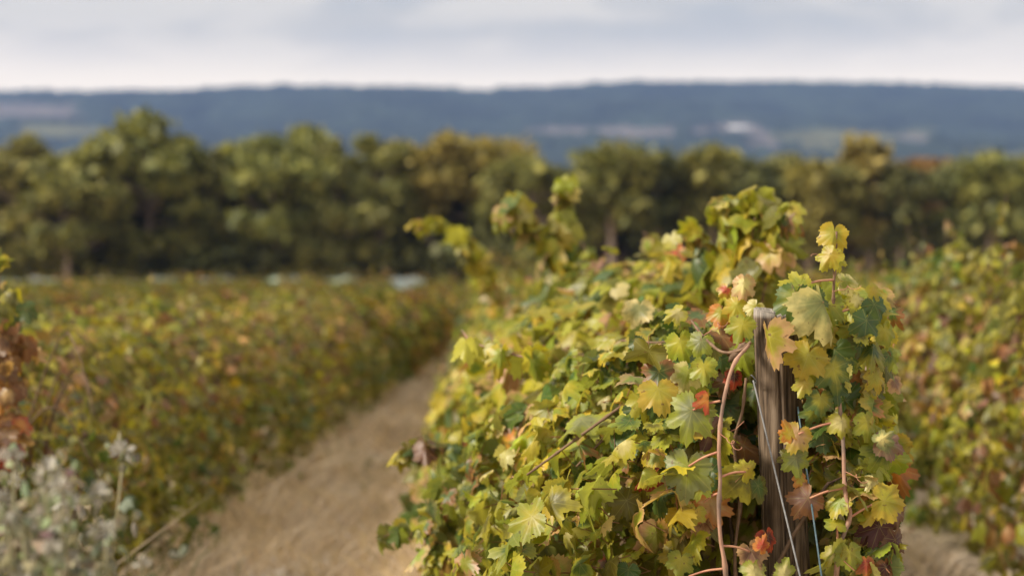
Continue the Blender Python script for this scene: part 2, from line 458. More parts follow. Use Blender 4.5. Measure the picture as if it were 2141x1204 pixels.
def shoot(mb_leaf, mb_wood, pts, nleaf, size, r, w, tmpl, rad=0.004, cane_col=None, stalk=0.8):
    c = spline(pts, 14)
    tube(mb_wood, c, np.linspace(rad, rad * 0.45, 14), 5, (0.3, 0.16, 0.1))
    u = np.sort(r.uniform(0.05, 1.0, nleaf)); i = np.clip((u * 13).astype(int), 0, 12)
    P = c[i] + (c[i + 1] - c[i]) * (u * 13 - i)[:, None]
    side = nrm(np.concatenate([r.normal(0, 1, (nleaf, 2)), r.normal(0.1, 0.25, (nleaf, 1))], 1))
    S = size * (1.05 - 0.45 * u ** 2) * r.uniform(0.75, 1.2, nleaf)
    P = P + side * (S * 0.55)[:, None]
    Nn = nrm(side * 0.9 + np.array([0, -0.25, 0.2]) + 0.2 * SUN_DIR + r.normal(0, 0.4, (nleaf, 3)))
    T = nrm(side * 0.4 + np.array([0, 0, -0.9]) + r.normal(0, 0.3, (nleaf, 3)))
    A, B = pick_colors(nleaf, w, r)
    add_leaves(mb_leaf, P, Nn, T, S, A, B, tmpl, r, stalk=stalk)


def vine_wood(mb, L, r):
    """gnarled trunk with two arms and canes rising from them"""
    y0 = L / 2
    p = [(0, y0, 0)]
    for z in (0.2, 0.42, 0.62, 0.8):
        p.append((r.normal(0, 0.025), y0 + r.normal(0, 0.03), z))
    c = spline(p, 14)
    tube(mb, c, np.linspace(0.045, 0.028, 14) * (1 + 0.15 * np.sin(np.arange(14) * 1.7)), 8)
    for sgn in (-1, 1):
        q = [p[-1], (r.normal(0, 0.02), y0 + sgn * 0.15, 0.87), (r.normal(0, 0.02), y0 + sgn * 0.4, 0.88), (r.normal(0, 0.02), y0 + sgn * L * 0.48, 0.89)]
        c = spline(q, 12)
        tube(mb, c, np.linspace(0.026, 0.014, 12), 6)
        for k in range(6):
            yb = y0 + sgn * L * (0.08 + 0.42 * (k + 0.5) / 6)
            sx = r.choice([-1, 1]); top = r.uniform(1.15, 1.5); out = r.uniform(0.1, 0.55) * sx
            tube(mb, spline([(0, yb, 0.88), (out * 0.25, yb + r.normal(0, 0.04), 0.88 + (top - 0.88) * 0.6), (out * 0.7, yb + r.normal(0, 0.08), top), (out * 1.2, yb + r.normal(0, 0.1), top - abs(out) * 0.9)], 10), np.linspace(0.006, 0.003, 10), 4)


def make_vine(L, nleaf, size, tmpl, mat, w, seed, nshoot=5, stalk=0.0, width=1.0, height=1.0, patches=2):
    """generic vine: Empty > trunk, foliage (built along +Y from its base)"""
    r = np.random.default_rng(seed)
    root = empty('grapevine', (0, 0, 0))
    wood = MB(); vine_wood(wood, L, r)
    lv = MB()
    P, O = shell_points(nleaf, L, r, 0.55, width, height)
    Nn, T = frames(O, r)
    S = size * r.uniform(0.65, 1.25, nleaf)
    A, B = gather(P, *pick_colors(nleaf, w, r), r)
    # a few boughs have turned red-brown earlier than the rest
    for k in range(patches):
        c = P[r.integers(nleaf)]; hit = (np.linalg.norm(P - c, axis=1) < 0.2) & (r.uniform(0, 1, nleaf) < 0.55)
        if hit.sum():
            A[hit], B[hit] = pick_colors(int(hit.sum()), dict(rust=4, tan=2, mauve=3, brown=5), r)
    add_leaves(lv, P, Nn, T, S, A, B, tmpl, r, stalk=stalk)
    for k in range(nshoot):
        y = r.uniform(0.1, L - 0.1); h = r.uniform(0.08, 0.30) * (1.6 if r.uniform() < 0.25 else 1); lean = r.normal(0, 0.14, 2)
        x0 = r.normal(0, 0.18)
        pts = [(x0 * 0.2, y, 0.88), (x0, y, 1.25 * height), (x0 + lean[0] * 0.4, y + lean[1] * 0.4, 1.45 * height), (x0 + lean[0], y + lean[1], 1.48 * height + h)]
        shoot(lv, wood, pts, int(6 + 20 * h), size * 0.85, r, w, tmpl, stalk=min(stalk, 0.8))
    for k in range(4):     # trailing shoots low on the sides
        sx = r.choice([-1, 1]); y = r.uniform(0.1, L - 0.1); z = r.uniform(0.45, 0.8)
        pts = [(0, y, 0.88), (sx * 0.5, y, z + 0.1), (sx * 0.78, y + r.normal(0, 0.1), z), (sx * r.uniform(0.85, 1.02), y + r.normal(0, 0.15), z - r.uniform(0.15, 0.35))]
        shoot(lv, wood, pts, 8, size * 0.8, r, w, tmpl, stalk=min(stalk, 0.8))
    wood.build('trunk', M_BARK, root, attrs=False)
    lv.build('foliage', mat, root)
    return root


def place(o, x, d, flip=False, sc=1.0, label=None, group=None, L=1.5):
    o.location = (x, d, 0)
    o.rotation_euler = (0, 0, ROW_RZ)
    if flip:
        o.rotation_euler = (0, 0, ROW_RZ + math.pi)
        o.location = (x + SLOPE * L, d + L, 0)
    o.scale = (1, 1, sc)
    tag(o, label, 'grapevine', group)
    return o


# ------------------------------------------------------------------ setting: ground, path, hills
def build_ground():
    mb = MB()
    s = 4200.0
    mb.add([(-s, -600, 0), (s, -600, 0), (s, 3600, 0), (-s, 3600, 0)], [(0, 1, 2), (0, 2, 3)])
    mat = rough_material('dry_soil', (0.26, 0.20, 0.14), (0.50, 0.40, 0.31), 2.2, bump=0.5, dist=0.03, c3=(0.20, 0.17, 0.07), scale3=0.35)
    tag(mb.build('ground', mat, smooth=False, attrs=False), kind='structure')
    mat = rough_material('straw_track', (0.47, 0.38, 0.30), (0.72, 0.62, 0.52), 5.0, bump=0.6, dist=0.03, stretch=(1.6, 0.5, 1), c3=(0.36, 0.29, 0.22), scale3=1.1)
    mb = MB(); n = 60
    d = np.linspace(1.5, 62, n)
    v = []
    for i, q in enumerate(d):
        w = 0.10 * math.sin(q * 0.9) + 0.06 * math.sin(q * 2.3)
        v += [(x_left(q) + 0.55 + w, q, 0.004), (x_mid(q) - 0.35 - 0.7 * w, q, 0.004)]
    t = []
    for i in range(n - 1):
        t += [(2 * i, 2 * i + 1, 2 * i + 3), (2 * i, 2 * i + 3, 2 * i + 2)]
    mb.add(v, t)
    tag(mb.build('path', mat, smooth=False, attrs=False), kind='structure')


def hill_base(az_px, r):
    """height of the range at a bearing (given as the photo column) and distance"""
    ridge_y = np.interp(az_px, [-1500, -300, 0, 200, 420, 600, 800, 1000, 1150, 1300, 1500, 1650, 1800, 1950, 2141, 2500, 3600], [260, 210, 198, 199, 193, 187, 186, 190, 187, 180, 178, 177, 180, 182, 188, 200, 250])
    top = (562 - ridge_y) / F * 3000.0
    z = np.interp(r, [500, 620, 900, 1300, 1700, 2050, 2350, 2650, 2900, 3020, 3300], [-0.08, -0.02, 0.06, 0.20, 0.36, 0.50, 0.66, 0.84, 0.965, 1.0, 0.85])
    return z * top


def build_hills():
    na, nr = 760, 210
    az = np.linspace(R(-42), R(42), na); rr = np.concatenate([np.linspace(500, 1500, 40), np.linspace(1515, 3300, nr - 40)])
    A, Rr = np.meshgrid(az, rr, indexing='ij')
    px = 1070.5 + np.tan(A) * F
    dist = Rr / np.cos(A)
    X, Y = np.tan(A) * Rr, Rr
    z = hill_base(px, Rr)
    z = z + (vnoise(X / 240, Y / 240, 3) - 0.5) * 34 * np.clip((Rr - 900) / 900, 0, 1) * np.clip((3050 - Rr) / 500, 0.15, 1)
    py = 562 - (z - 0) / Rr * F
    jit = (vnoise(X / 35, Y / 60, 5) - 0.5)
    def patch(x0, x1, y0, y1):
        cx, cy, hx, hy = (x0 + x1) / 2, (y0 + y1) / 2, (x1 - x0) / 2, (y1 - y0) / 2
        q = np.maximum(np.abs(px - cx) / hx, np.abs(py - cy) / hy) * 0.65 + np.sqrt(((px - cx) / hx) ** 2 + ((py - cy) / hy) ** 2) * 0.35
        return (q + jit * 0.8 < 1).astype(float)
    pale = np.zeros_like(z); green = np.zeros_like(z)
    for b in ((1105, 1410, 268, 291), (1440, 1508, 268, 288), (1560, 1632, 292, 318), (-40, 162, 218, 256), (960, 1035, 184, 196), (1860, 1935, 282, 296), (1490, 1600, 262, 290)):
        pale = np.maximum(pale, patch(*b))
    for b in ((1630, 1950, 278, 304), (2000, 2230, 318, 345), (1660, 1760, 306, 320), (60, 220, 262, 290)):
        green = np.maximum(green, patch(*b) * (1 - pale))
    cleared = np.maximum(pale, green)
    # wooded cover: crowns stand as bumps out of the slope
    wood = np.clip((Rr - 560) / 150, 0, 1) * (1 - cleared)
    bump = vnoise(X / 9, Y / 14, 7) * 7 + vnoise(X / 24, Y / 40, 8) * 7
    z = z + wood * bump
    forest = np.array([0.022, 0.032, 0.022]) * (0.6 + 0.9 * vnoise(X / 50, Y / 90, 9))[..., None]
    c_pale = np.array([0.125, 0.11, 0.10]) * (0.75 + 0.5 * vnoise(X / 30, Y / 30, 10))[..., None]
    c_green = np.array([0.11, 0.11, 0.05]) * (0.8 + 0.4 * vnoise(X / 30, Y / 30, 12))[..., None]
    c = forest * (1 - cleared[..., None]) + c_pale * pale[..., None] + c_green * green[..., None]
    idx = np.arange(na * nr).reshape(na, nr)
    a, b, cc, dd = idx[:-1, :-1].ravel(), idx[1:, :-1].ravel(), idx[1:, 1:].ravel(), idx[:-1, 1:].ravel()
    tri = np.concatenate([np.stack([a, b, cc], 1), np.stack([a, cc, dd], 1)])
    mb = MB(); mb.add(np.stack([X, Y, z], -1).reshape(-1, 3), tri, c.reshape(-1, 3))
    m, n, l = new_mat('wooded_hillside')
    out = N(n, 'ShaderNodeOutputMaterial'); pb = N(n, 'ShaderNodeBsdfPrincipled'); pb.inputs['Roughness'].default_value = 0.95; pb.inputs['Specular IOR Level'].default_value = 0.1
    at_ = N(n, 'ShaderNodeAttribute', attribute_name='ca'); tc = N(n, 'ShaderNodeTexCoord')
    nz = N(n, 'ShaderNodeTexNoise'); nz.inputs['Scale'].default_value = 0.05; nz.inputs['Detail'].default_value = 5; l.new(tc.outputs['Object'], nz.inputs['Vector'])
    hs = N(n, 'ShaderNodeHueSaturation'); mr = N(n, 'ShaderNodeMapRange'); mr.inputs['To Min'].default_value = 0.4; mr.inputs['To Max'].default_value = 1.6
    l.new(nz.outputs['Fac'], mr.inputs['Value']); l.new(mr.outputs[0], hs.inputs['Value']); l.new(at_.outputs['Color'], hs.inputs['Color'])
    l.new(hs.outputs[0], pb.inputs['Base Color']); l.new(pb.outputs[0], out.inputs[0])
    tag(mb.build('hills', m), kind='structure')


def build_haze():
    bm_v = [(-4300, -700, -90), (4300, -700, -90), (4300, 3700, -90), (-4300, 3700, -90), (-4300, -700, 560), (4300, -700, 560), (4300, 3700, 560), (-4300, 3700, 560)]
    mb = MB(); mb.add(bm_v, [(0, 2, 1), (0, 3, 2), (4, 5, 6), (4, 6, 7), (0, 1, 5), (0, 5, 4), (1, 2, 6), (1, 6, 5), (2, 3, 7), (2, 7, 6), (3, 0, 4), (3, 4, 7)])
    m, n, l = new_mat('hazy_air')
    out = N(n, 'ShaderNodeOutputMaterial'); pv = N(n, 'ShaderNodeVolumePrincipled')
    pv.inputs['Density'].default_value = 2.1e-4
    pv.inputs['Color'].default_value = (0.20, 0.31, 0.64, 1)
    l.new(pv.outputs[0], out.inputs['Volume'])
    tag(mb.build('haze', m, smooth=False, attrs=False), kind='stuff')


build_ground()
build_hills()
build_haze()


def build_farm():
    """pale farm building on the cleared slope"""
    p = at(1550, 275, 2150)
    r = empty('farm_building', (p[0], p[1], p[2] - 6), R(20))
    tag(r, 'tiny pale farm building on the cleared slope below the blue ridge', 'building')
    wall = rough_material('farm_wall', (0.6, 0.58, 0.55), (0.75, 0.73, 0.7), 0.5); roof = rough_material('farm_roof', (0.5, 0.5, 0.52), (0.65, 0.65, 0.68), 0.6, rough=0.5)
    dark = rough_material('farm_door', (0.08, 0.08, 0.09), (0.12, 0.12, 0.13), 0.5)
    w, d, h, g = 20, 11, 9, 5
    mb = MB()
    v = [(-w, -d, -6), (w, -d, -6), (w, d, -6), (-w, d, -6), (-w, -d, h), (w, -d, h), (w, d, h), (-w, d, h), (-w, 0, h + g), (w, 0, h + g)]
    mb.add(v, [(0, 1, 5), (0, 5, 4), (1, 2, 6), (1, 6, 5), (2, 3, 7), (2, 7, 6), (3, 0, 4), (3, 4, 7), (4, 8, 7), (5, 6, 9)])
    mb.build('wall', wall, r, smooth=False, attrs=False)
    mb = MB()
    for s in (-1, 1):
        for z0 in (0.15, 0.5):
            pass
        a = [(-w - 1, s * (d + 1), h - 0.35), (w + 1, s * (d + 1), h - 0.35), (w + 1, 0, h + g + 0.15), (-w - 1, 0, h + g + 0.15)]
        b = [(x, y, z + 0.4) for x, y, z in a]
        mb.add(a + b, [(0, 1, 2), (0, 2, 3), (4, 6, 5), (4, 7, 6), (0, 4, 5), (0, 5, 1), (3, 2, 6), (3, 6, 7), (0, 3, 7), (0, 7, 4), (1, 5, 6), (1, 6, 2)])
    mb.build('roof', roof, r, smooth=False, attrs=False)
    mb = MB(); mb.add([(-4, -d - 0.1, 0), (4, -d - 0.1, 0), (4, -d - 0.1, 6), (-4, -d - 0.1, 6), (-4, -d + 0.1, 0), (4, -d + 0.1, 0), (4, -d + 0.1, 6), (-4, -d + 0.1, 6)], [(0, 1, 2), (0, 2, 3), (4, 0, 3), (4, 3, 7), (1, 5, 6), (1, 6, 2), (3, 2, 6), (3, 6, 7)])
    mb.build('door', dark, r, smooth=False, attrs=False)


build_farm()

# ------------------------------------------------------------------ trees
def crown_cluster(mb, c, rad, n, r, tone, size=0.34):
    """a leafy clump: many small leaf sprays on and inside a flattened ball"""
    d = nrm(r.normal(0, 1, (n, 3)) + np.array([0, 0, 0.25]))
    k = r.uniform(0.2, 1.0, (n, 1)) ** 0.55 * np.where(r.uniform(0, 1, (n, 1)) < 0.12, 1.35, 1.0)
    lump = 1 + 0.22 * np.sin(d[:, :1] * 5 + c[0] * 3) * np.sin(d[:, 1:2] * 6 + c[1]) + 0.12 * np.sin(d[:, 2:] * 9 + c[2])
    g = np.clip(r.normal(0, 1, (n, 3)), -2.3, 2.3)
    P = np.asarray(c) + (d * k * lump * 0.55 + g * 0.36) * np.asarray(rad)
    u = nrm(r.normal(0, 1, (n, 3)) + np.array([0, 0, -0.5])); nn = nrm(d * 0.6 + np.array([0, 0, 0.5]) + r.normal(0, 0.55, (n, 3)))
    s = np.cross(u, nn); s = nrm(s)
    L = size * r.uniform(0.4, 1.7, (n, 1)); w = L * r.uniform(0.35, 0.6, (n, 1))
    v = np.stack([P - u * L, P + s * w, P + u * L, P - s * w], 1).reshape(-1, 3)
    t = (np.array([(0, 1, 2), (0, 2, 3)])[None] + (np.arange(n) * 4)[:, None, None]).reshape(-1, 3)
    mix = r.uniform(0, 1, (n, 1)) ** 1.5
    col = (np.array(tone[0]) * (1 - mix) + np.array(tone[1]) * mix) * np.exp(r.normal(0, 0.22, (n, 1)))
    mb.add(v, t, np.repeat(col, 4, 0))


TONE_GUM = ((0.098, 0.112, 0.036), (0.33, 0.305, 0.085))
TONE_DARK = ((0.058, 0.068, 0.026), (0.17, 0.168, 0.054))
TONE_YEL = ((0.16, 0.148, 0.04), (0.42, 0.35, 0.09))
TONE_RUST = ((0.17, 0.10, 0.03), (0.32, 0.19, 0.06))


def spreading_tree(seed, tone, H=11.0, W=4.0, low=0.28):
    r = np.random.default_rng(seed)
    root = empty('gum_tree', (0, 0, 0))
    tr = MB(); cr = MB()
    lean = r.normal(0, 0.35, 2)
    top = np.array([lean[0], lean[1], H * 0.62])
    base = spline([(0, 0, -0.1), (lean[0] * 0.3, lean[1] * 0.3, H * 0.2), (lean[0] * 0.7, lean[1] * 0.7, H * 0.42), top], 12)
    tube(tr, base, np.linspace(0.30, 0.13, 12), 8)
    nl = 26
    for k in range(nl):
        a = k * 2.399 + r.uniform(-0.4, 0.4); f = r.uniform(low, 0.95); rad = W * math.sqrt(max(0.04, 1 - ((f - 0.45) / 0.6) ** 2)) * r.uniform(0.35, 1.12)
        e = np.array([math.cos(a) * rad, math.sin(a) * rad, H * (0.24 + 0.66 * f)])
        b = base[int(np.clip(4 + f * 8, 3, 11))]
        mid = b + (e - b) * 0.55 + np.array([0, 0, -0.12 * rad])
        c = spline([b, mid, e], 8); tube(tr, c, np.linspace(0.10, 0.03, 8), 5)
        cr_r = r.uniform(0.6, 1.35)
        crown_cluster(cr, e, (cr_r * 1.2, cr_r * 1.2, cr_r * 0.75), int(270 * cr_r), r, tone)
        q = e + r.normal(0, 0.8, 3) * np.array([1, 1, 0.4]); crown_cluster(cr, q, (cr_r * 0.8, cr_r * 0.8, cr_r * 0.5), int(150 * cr_r), r, tone)
    for k in range(4):
        e = np.array([r.normal(0, W * 0.28), r.normal(0, W * 0.28), H * r.uniform(0.78, 0.95)])
        c = spline([top, (top + e) / 2 + r.normal(0, 0.1, 3), e], 7); tube(tr, c, np.linspace(0.09, 0.03, 7), 5)
        q = r.uniform(0.8, 1.3); crown_cluster(cr, e, (q, q, q * 0.65), int(300 * q), r, tone)
    tr.build('trunk', M_TRUNK, root, attrs=False); cr.build('crown', M_TREE, root)
    return root


def slender_tree(seed, tone, H=9.0, W=1.9, low=0.45):
    r = np.random.default_rng(seed)
    root = empty('gum_tree', (0, 0, 0))
    tr = MB(); cr = MB()
    lean = r.normal(0, 0.25, 2)
    base = spline([(0, 0, -0.1), (lean[0] * 0.4, lean[1] * 0.4, H * 0.3), (lean[0], lean[1], H * 0.7), (lean[0] * 1.2, lean[1], H * 0.97)], 14)
    tube(tr, base, np.linspace(0.21, 0.04, 14), 7)
    for k in range(11):
        f = low + (0.95 - low) * (k + r.uniform(0, 0.9)) / 11; a = k * 2.4 + r.uniform(-0.5, 0.5)
        rad = W * (1.0 - 0.55 * abs((f - low) / (1 - low) - 0.35)) * r.uniform(0.35, 0.75)
        b = base[int(f * 13)]; e = b + np.array([math.cos(a) * rad, math.sin(a) * rad, 0.5 + 0.25 * rad])
        tube(tr, spline([b, (b + e) / 2 - np.array([0, 0, 0.1]), e], 6), np.linspace(0.05, 0.02, 6), 4)
        s = r.uniform(0.7, 1.15)
        crown_cluster(cr, e, (s * 1.05, s * 1.05, s * 0.85), int(330 * s), r, tone, 0.30)
    crown_cluster(cr, base[-1], (0.75, 0.75, 0.8), 260, r, tone, 0.28)
    for k in range(4):           # dead lower twigs
        f = r.uniform(0.15, low); b = base[int(f * 13)]; a = r.uniform(0, 6.28)
        tube(tr, [b, b + np.array([math.cos(a) * 0.7, math.sin(a) * 0.7, 0.35])], [0.025, 0.008], 4)
    tr.build('trunk', M_TRUNK, root, attrs=False); cr.build('crown', M_TREE, root)
    return root


def bush(seed, tone):
    r = np.random.default_rng(seed)
    root = empty('understorey_bush', (0, 0, 0)); st = MB(); cr = MB()
    for k in range(6):
        a = r.uniform(0, 6.28); e = np.array([math.cos(a) * r.uniform(0.3, 1.1), math.sin(a) * r.uniform(0.3, 1.1), r.uniform(0.6, 1.7)])
        tube(st, spline([(0, 0, -0.05), e * 0.5 + np.array([0, 0, 0.2]), e], 6), np.linspace(0.06, 0.015, 6), 5)
        crown_cluster(cr, e, (0.8, 0.8, 0.65), 230, r, tone, 0.22)
    st.build('stem', M_TRUNK, root, attrs=False); cr.build('crown', M_TREE, root)
    return root


PROTO = dict(
    spread=[spreading_tree(21, TONE_GUM, W=4.5, low=0.02), spreading_tree(22, TONE_GUM, W=4.2, low=-0.05), spreading_tree(23, TONE_GUM, W=4.8, low=-0.05), spreading_tree(24, TONE_YEL, W=3.6, low=0.42)],
    slender=[slender_tree(31, TONE_GUM), slender_tree(32, TONE_GUM, W=1.7, low=0.36), slender_tree(33, TONE_DARK, W=2.1, low=0.4), slender_tree(34, TONE_YEL, W=1.5, low=0.38)],
    rust=[slender_tree(35, TONE_RUST, W=2.0, low=0.5)],
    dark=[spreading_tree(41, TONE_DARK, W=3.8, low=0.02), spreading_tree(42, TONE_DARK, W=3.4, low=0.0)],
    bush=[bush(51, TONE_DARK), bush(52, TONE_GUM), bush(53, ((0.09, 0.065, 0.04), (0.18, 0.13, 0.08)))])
USED = set()
PROTO_H = dict(spread=11.5, slender=9.6, rust=9.6, dark=11.4, bush=2.2)


def tree(kind, var, px, top_y, wide, d, label, group=None, cat='tree', rz=None):
    """wide: 1 = the kind's own width at its height"""
    src = PROTO[kind][var]
    o = src if (kind, var) not in USED else copy_tree(src)
    USED.add((kind, var))
    top = at(px, top_y, d)
    h = top[2] / PROTO_H[kind]
    o.location = (top[0], d, 0); o.scale = (h * wide, h * wide, h); o.rotation_euler = (0, 0, random.uniform(0, 6.28) if rz is None else rz)
    tag(o, label, cat, group)
    return o


FRONT = [
    ('spread', 1, 25, 272, 1.0, 90, 'olive gum at the frame edge with a low yellowish crown'),
    ('spread', 2, 140, 296, 1.0, 88, 'broad gum with its dome between the edge gum and the big one'),
    ('spread', 0, 300, 232, 1.10, 92, 'biggest broad gum, its crown highest of all against the blue hills'),
    ('spread', 1, 445, 292, 0.85, 93, 'lower gum in the dip beside the biggest broad gum'),
    ('spread', 2, 592, 244, 0.95, 91, 'tall rounded gum above the middle of the far vine rows'),
    ('spread', 0, 705, 285, 0.8, 90, 'shorter olive gum leaning against the tall rounded one'),
    ('spread', 1, 790, 272, 0.85, 92, 'gum with a flat top between the rounded gum and the forked one'),
    ('spread', 3, 905, 262, 0.8, 94, 'yellowish gum joined to the side of the forked pale-limbed gum'),
    ('spread', 3, 1005, 248, 0.95, 93, 'golden domed gum with pale forked limbs showing under its crown'),
    ('spread', 2, 1120, 306, 0.85, 89, 'round green gum just above the tallest vine shoot'),
    ('slender', 0, 1280, 298, 1.35, 88, 'slender gum with a bare pale trunk behind the centre row'),
    ('slender', 2, 1372, 318, 1.1, 90, 'dark narrow gum next to the one with a bare pale trunk'),
    ('slender', 1, 1425, 330, 1.0, 92, 'thin dark gum squeezed between two taller slender ones'),
    ('slender', 0, 1492, 303, 1.25, 90, 'slender gum with rounded olive top over the leafy shoot cluster'),
    ('slender', 2, 1575, 336, 1.1, 89, 'low slender gum behind the upper leaf cluster of the centre row'),
    ('slender', 1, 1632, 322, 1.0, 91, 'slender gum with pointed olive top between two lower gums'),
    ('slender', 3, 1690, 336, 1.1, 89, 'yellow-green slender gum straight behind the top of the post vine'),
    ('slender', 0, 1752, 344, 1.1, 90, 'flat olive gum in the shadow of the tallest narrow gum'),
    ('slender', 3, 1822, 284, 1.0, 91, 'tallest narrow gum, a yellowish spire rising alone over the others'),
    ('slender', 2, 1884, 346, 1.1, 90, 'dark low gum between the yellow spire and the orange crown'),
    ('rust', 0, 1942, 334, 1.2, 96, 'gum with an orange-brown crown unlike the green ones around it'),
    ('slender', 2, 2003, 350, 1.15, 89, 'dark low gum beside the orange-brown crown'),
    ('slender', 0, 2066, 318, 1.35, 88, 'gum with a long bare trunk above the row beyond the post'),
    ('slender', 1, 2136, 326, 1.2, 90, 'slender gum cut by the frame edge beyond the post row'),
]
for f in FRONT:
    tree(*f, group='gum trees along the front of the wood')
LAB_DARK = 'shaded gum standing deeper in the wood behind the front trees'
rt = np.random.default_rng(77)
for i, px in enumerate(np.linspace(-120, 1130, 19)):
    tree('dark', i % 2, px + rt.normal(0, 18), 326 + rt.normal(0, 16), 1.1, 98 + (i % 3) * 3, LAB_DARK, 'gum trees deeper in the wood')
for i, px in enumerate(np.linspace(1150, 2290, 22)):
    tree('slender', [2, 0, 1, 2][i % 4], px + rt.normal(0, 12), 382 + rt.normal(0, 14), 1.1, 96 + (i % 3) * 4, LAB_DARK, 'gum trees deeper in the wood')
for i, px in enumerate(np.linspace(-160, 1180, 18)):
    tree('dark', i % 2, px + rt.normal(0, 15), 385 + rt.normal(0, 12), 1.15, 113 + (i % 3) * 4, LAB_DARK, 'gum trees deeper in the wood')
for i, px in enumerate(np.linspace(1180, 2300, 22)):
    tree('slender', [0, 2, 1][i % 3], px + rt.normal(0, 12), 392 + rt.normal(0, 12), 1.3, 112 + (i % 3) * 4, LAB_DARK, 'gum trees deeper in the wood')
for i, px in enumerate(np.linspace(-60, 1100, 24)):
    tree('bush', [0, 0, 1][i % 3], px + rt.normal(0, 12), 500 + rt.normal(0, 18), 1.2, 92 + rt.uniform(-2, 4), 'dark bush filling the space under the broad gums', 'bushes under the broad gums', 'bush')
for i, px in enumerate(np.linspace(1130, 2200, 26)):
    tree('bush', [2, 2, 0][i % 3], px + rt.normal(0, 12), 520 + rt.normal(0, 16), 1.2, 95 + rt.uniform(-2, 5), 'brownish bush at the foot of the slender gums', 'bushes under the slender gums', 'bush')


# ------------------------------------------------------------------ netted rows at the far end of the vines
def netted_row(d, x0, x1, h, label):
    r = np.random.default_rng(int(d * 10)); n = int((x1 - x0) / 0.35); prof = [(-0.8, 0.05), (-0.62, h * 0.55), (-0.35, h * 0.92), (0, h), (0.35, h * 0.92), (0.62, h * 0.55), (0.8, 0.05)]
    X = np.linspace(x0, x1, n); v = []
    for i, x in enumerate(X):
        s = 1 + 0.07 * math.sin(x * 2.1) + 0.05 * math.sin(x * 5.3 + 1) + r.normal(0, 0.02)
        v += [(x, d + y * s, z * s) for y, z in prof]
    k = len(prof); t = []
    for i in range(n - 1):
        for j in range(k - 1):
            a = i * k + j; t += [(a, a + k, a + k + 1), (a, a + k + 1, a + 1)]
    t += [(0, j, j + 1) for j in range(1, k - 1)] + [((n - 1) * k, (n - 1) * k + j + 1, (n - 1) * k + j) for j in range(1, k - 1)]
    mb = MB(); mb.add(v, t)
    m = rough_material('bird_netting', (0.12, 0.145, 0.15), (0.20, 0.23, 0.235), 1.5, stretch=(1, 1, 0.4), bump=0.6, dist=0.1, c3=(0.22, 0.27, 0.2), scale3=0.8)
    tag(mb.build('bird_netting', m, attrs=False), label, 'netting')


netted_row(70, -27, -3.2, 1.21, 'long pale bird netting draped over vines below the broad gums')

# ------------------------------------------------------------------ vine rows
mid = [make_vine(1.5, 1500, 0.060, T_MID, M_LEAF, W_ROW, 100 + i, nshoot=3, stalk=0.5) for i in range(3)]
midc = [make_vine(1.5, 1300, 0.070, T_MID, M_LEAF, W_MAIN, 110 + i, nshoot=7, stalk=0.7, width=1.06) for i in range(2)]
right = [make_vine(1.5, 1500, 0.062, T_MID, M_LEAF, W_RIGHT, 120 + i, nshoot=6, stalk=0.5, height=1.08) for i in range(2)]
low = [make_vine(1.5, 750, 0.09, T_LOW, M_LEAF_FAR, W_ROW, 130 + i, nshoot=5, stalk=0) for i in range(4)]
used_v = set()


def get(src):
    o = src if src.name not in used_v else copy_tree(src)
    used_v.add(src.name)
    return o


rv = np.random.default_rng(5)
# row across the path
LAB_L = 'olive and yellow grapevine in the leafy hedge across the straw-coloured path'
GL = 'grapevines in the row across the path'
d = 4.3; i = 0
while d < 61:
    if 5.7 < d < 5.9:
        pass
    o = get(mid[i % 3] if d < 15 else low[i % 4])
    place(o, x_left(d), d, flip=bool(rv.integers(2)), sc=rv.uniform(0.92, 0.99) - 0.10 * min(1.0, max(0.0, (d - 8) / 14)) - 0.03 * min(1.0, max(0.0, (d - 22) / 28)), label=LAB_L, group=GL)
    d += 1.48; i += 1
# rows beyond it
LAB_LL = 'yellowed grapevine in the rows farther off behind the hedge across the path'
for k in range(1, 6):
    off = -2.75 * k
    d0 = max(10.0, -(x_left(10) + off) / 0.385); d = d0
    while d < 61:
        place(get(low[i % 4]), x_left(d) + off, d, flip=bool(rv.integers(2)), sc=rv.uniform(0.82, 0.88) - 0.02 * min(1.0, max(0.0, (d - 22) / 28)), label=LAB_LL, group='grapevines in the farther rows')
        d += 1.5; i += 1
# row beyond the post
LAB_R = 'mottled green grapevine in the blurred row beyond the wooden post'
d = 6.6
while d < 61:
    o = get(right[i % 2] if d < 15 else low[i % 4])
    place(o, x_right(d), d, flip=bool(rv.integers(2)), sc=rv.uniform(0.95, 1.04) + (0.16 if d < 9.5 else 0.04 if d < 12 else -0.06), label=LAB_R, group='grapevines in the row beyond the post')
    d += 1.48; i += 1
for k in range(1, 4):
    d = max(12.0, (x_right(10) + 2.75 * k) / 0.40)
    while d < 61:
        place(get(low[i % 4]), x_right(d) + 2.75 * k, d, flip=bool(rv.integers(2)), sc=rv.uniform(0.97, 1.05), label='yellowed grapevine in the rows farther off beyond the post row', group='grapevines in the farther rows beyond the post')
        d += 1.5; i += 1
# row with the post, from its fourth vine on
LAB_C = 'blurred golden grapevine far down the centre row, past the leaning shoots'
d = 9.6
while d < 61:
    o = get(midc[i % 2] if d < 14 else low[i % 4])
    place(o, x_mid(d), d, flip=bool(rv.integers(2)), sc=rv.uniform(0.98, 1.08), label=LAB_C, group='grapevines far down the centre row')
    d += 1.48; i += 1


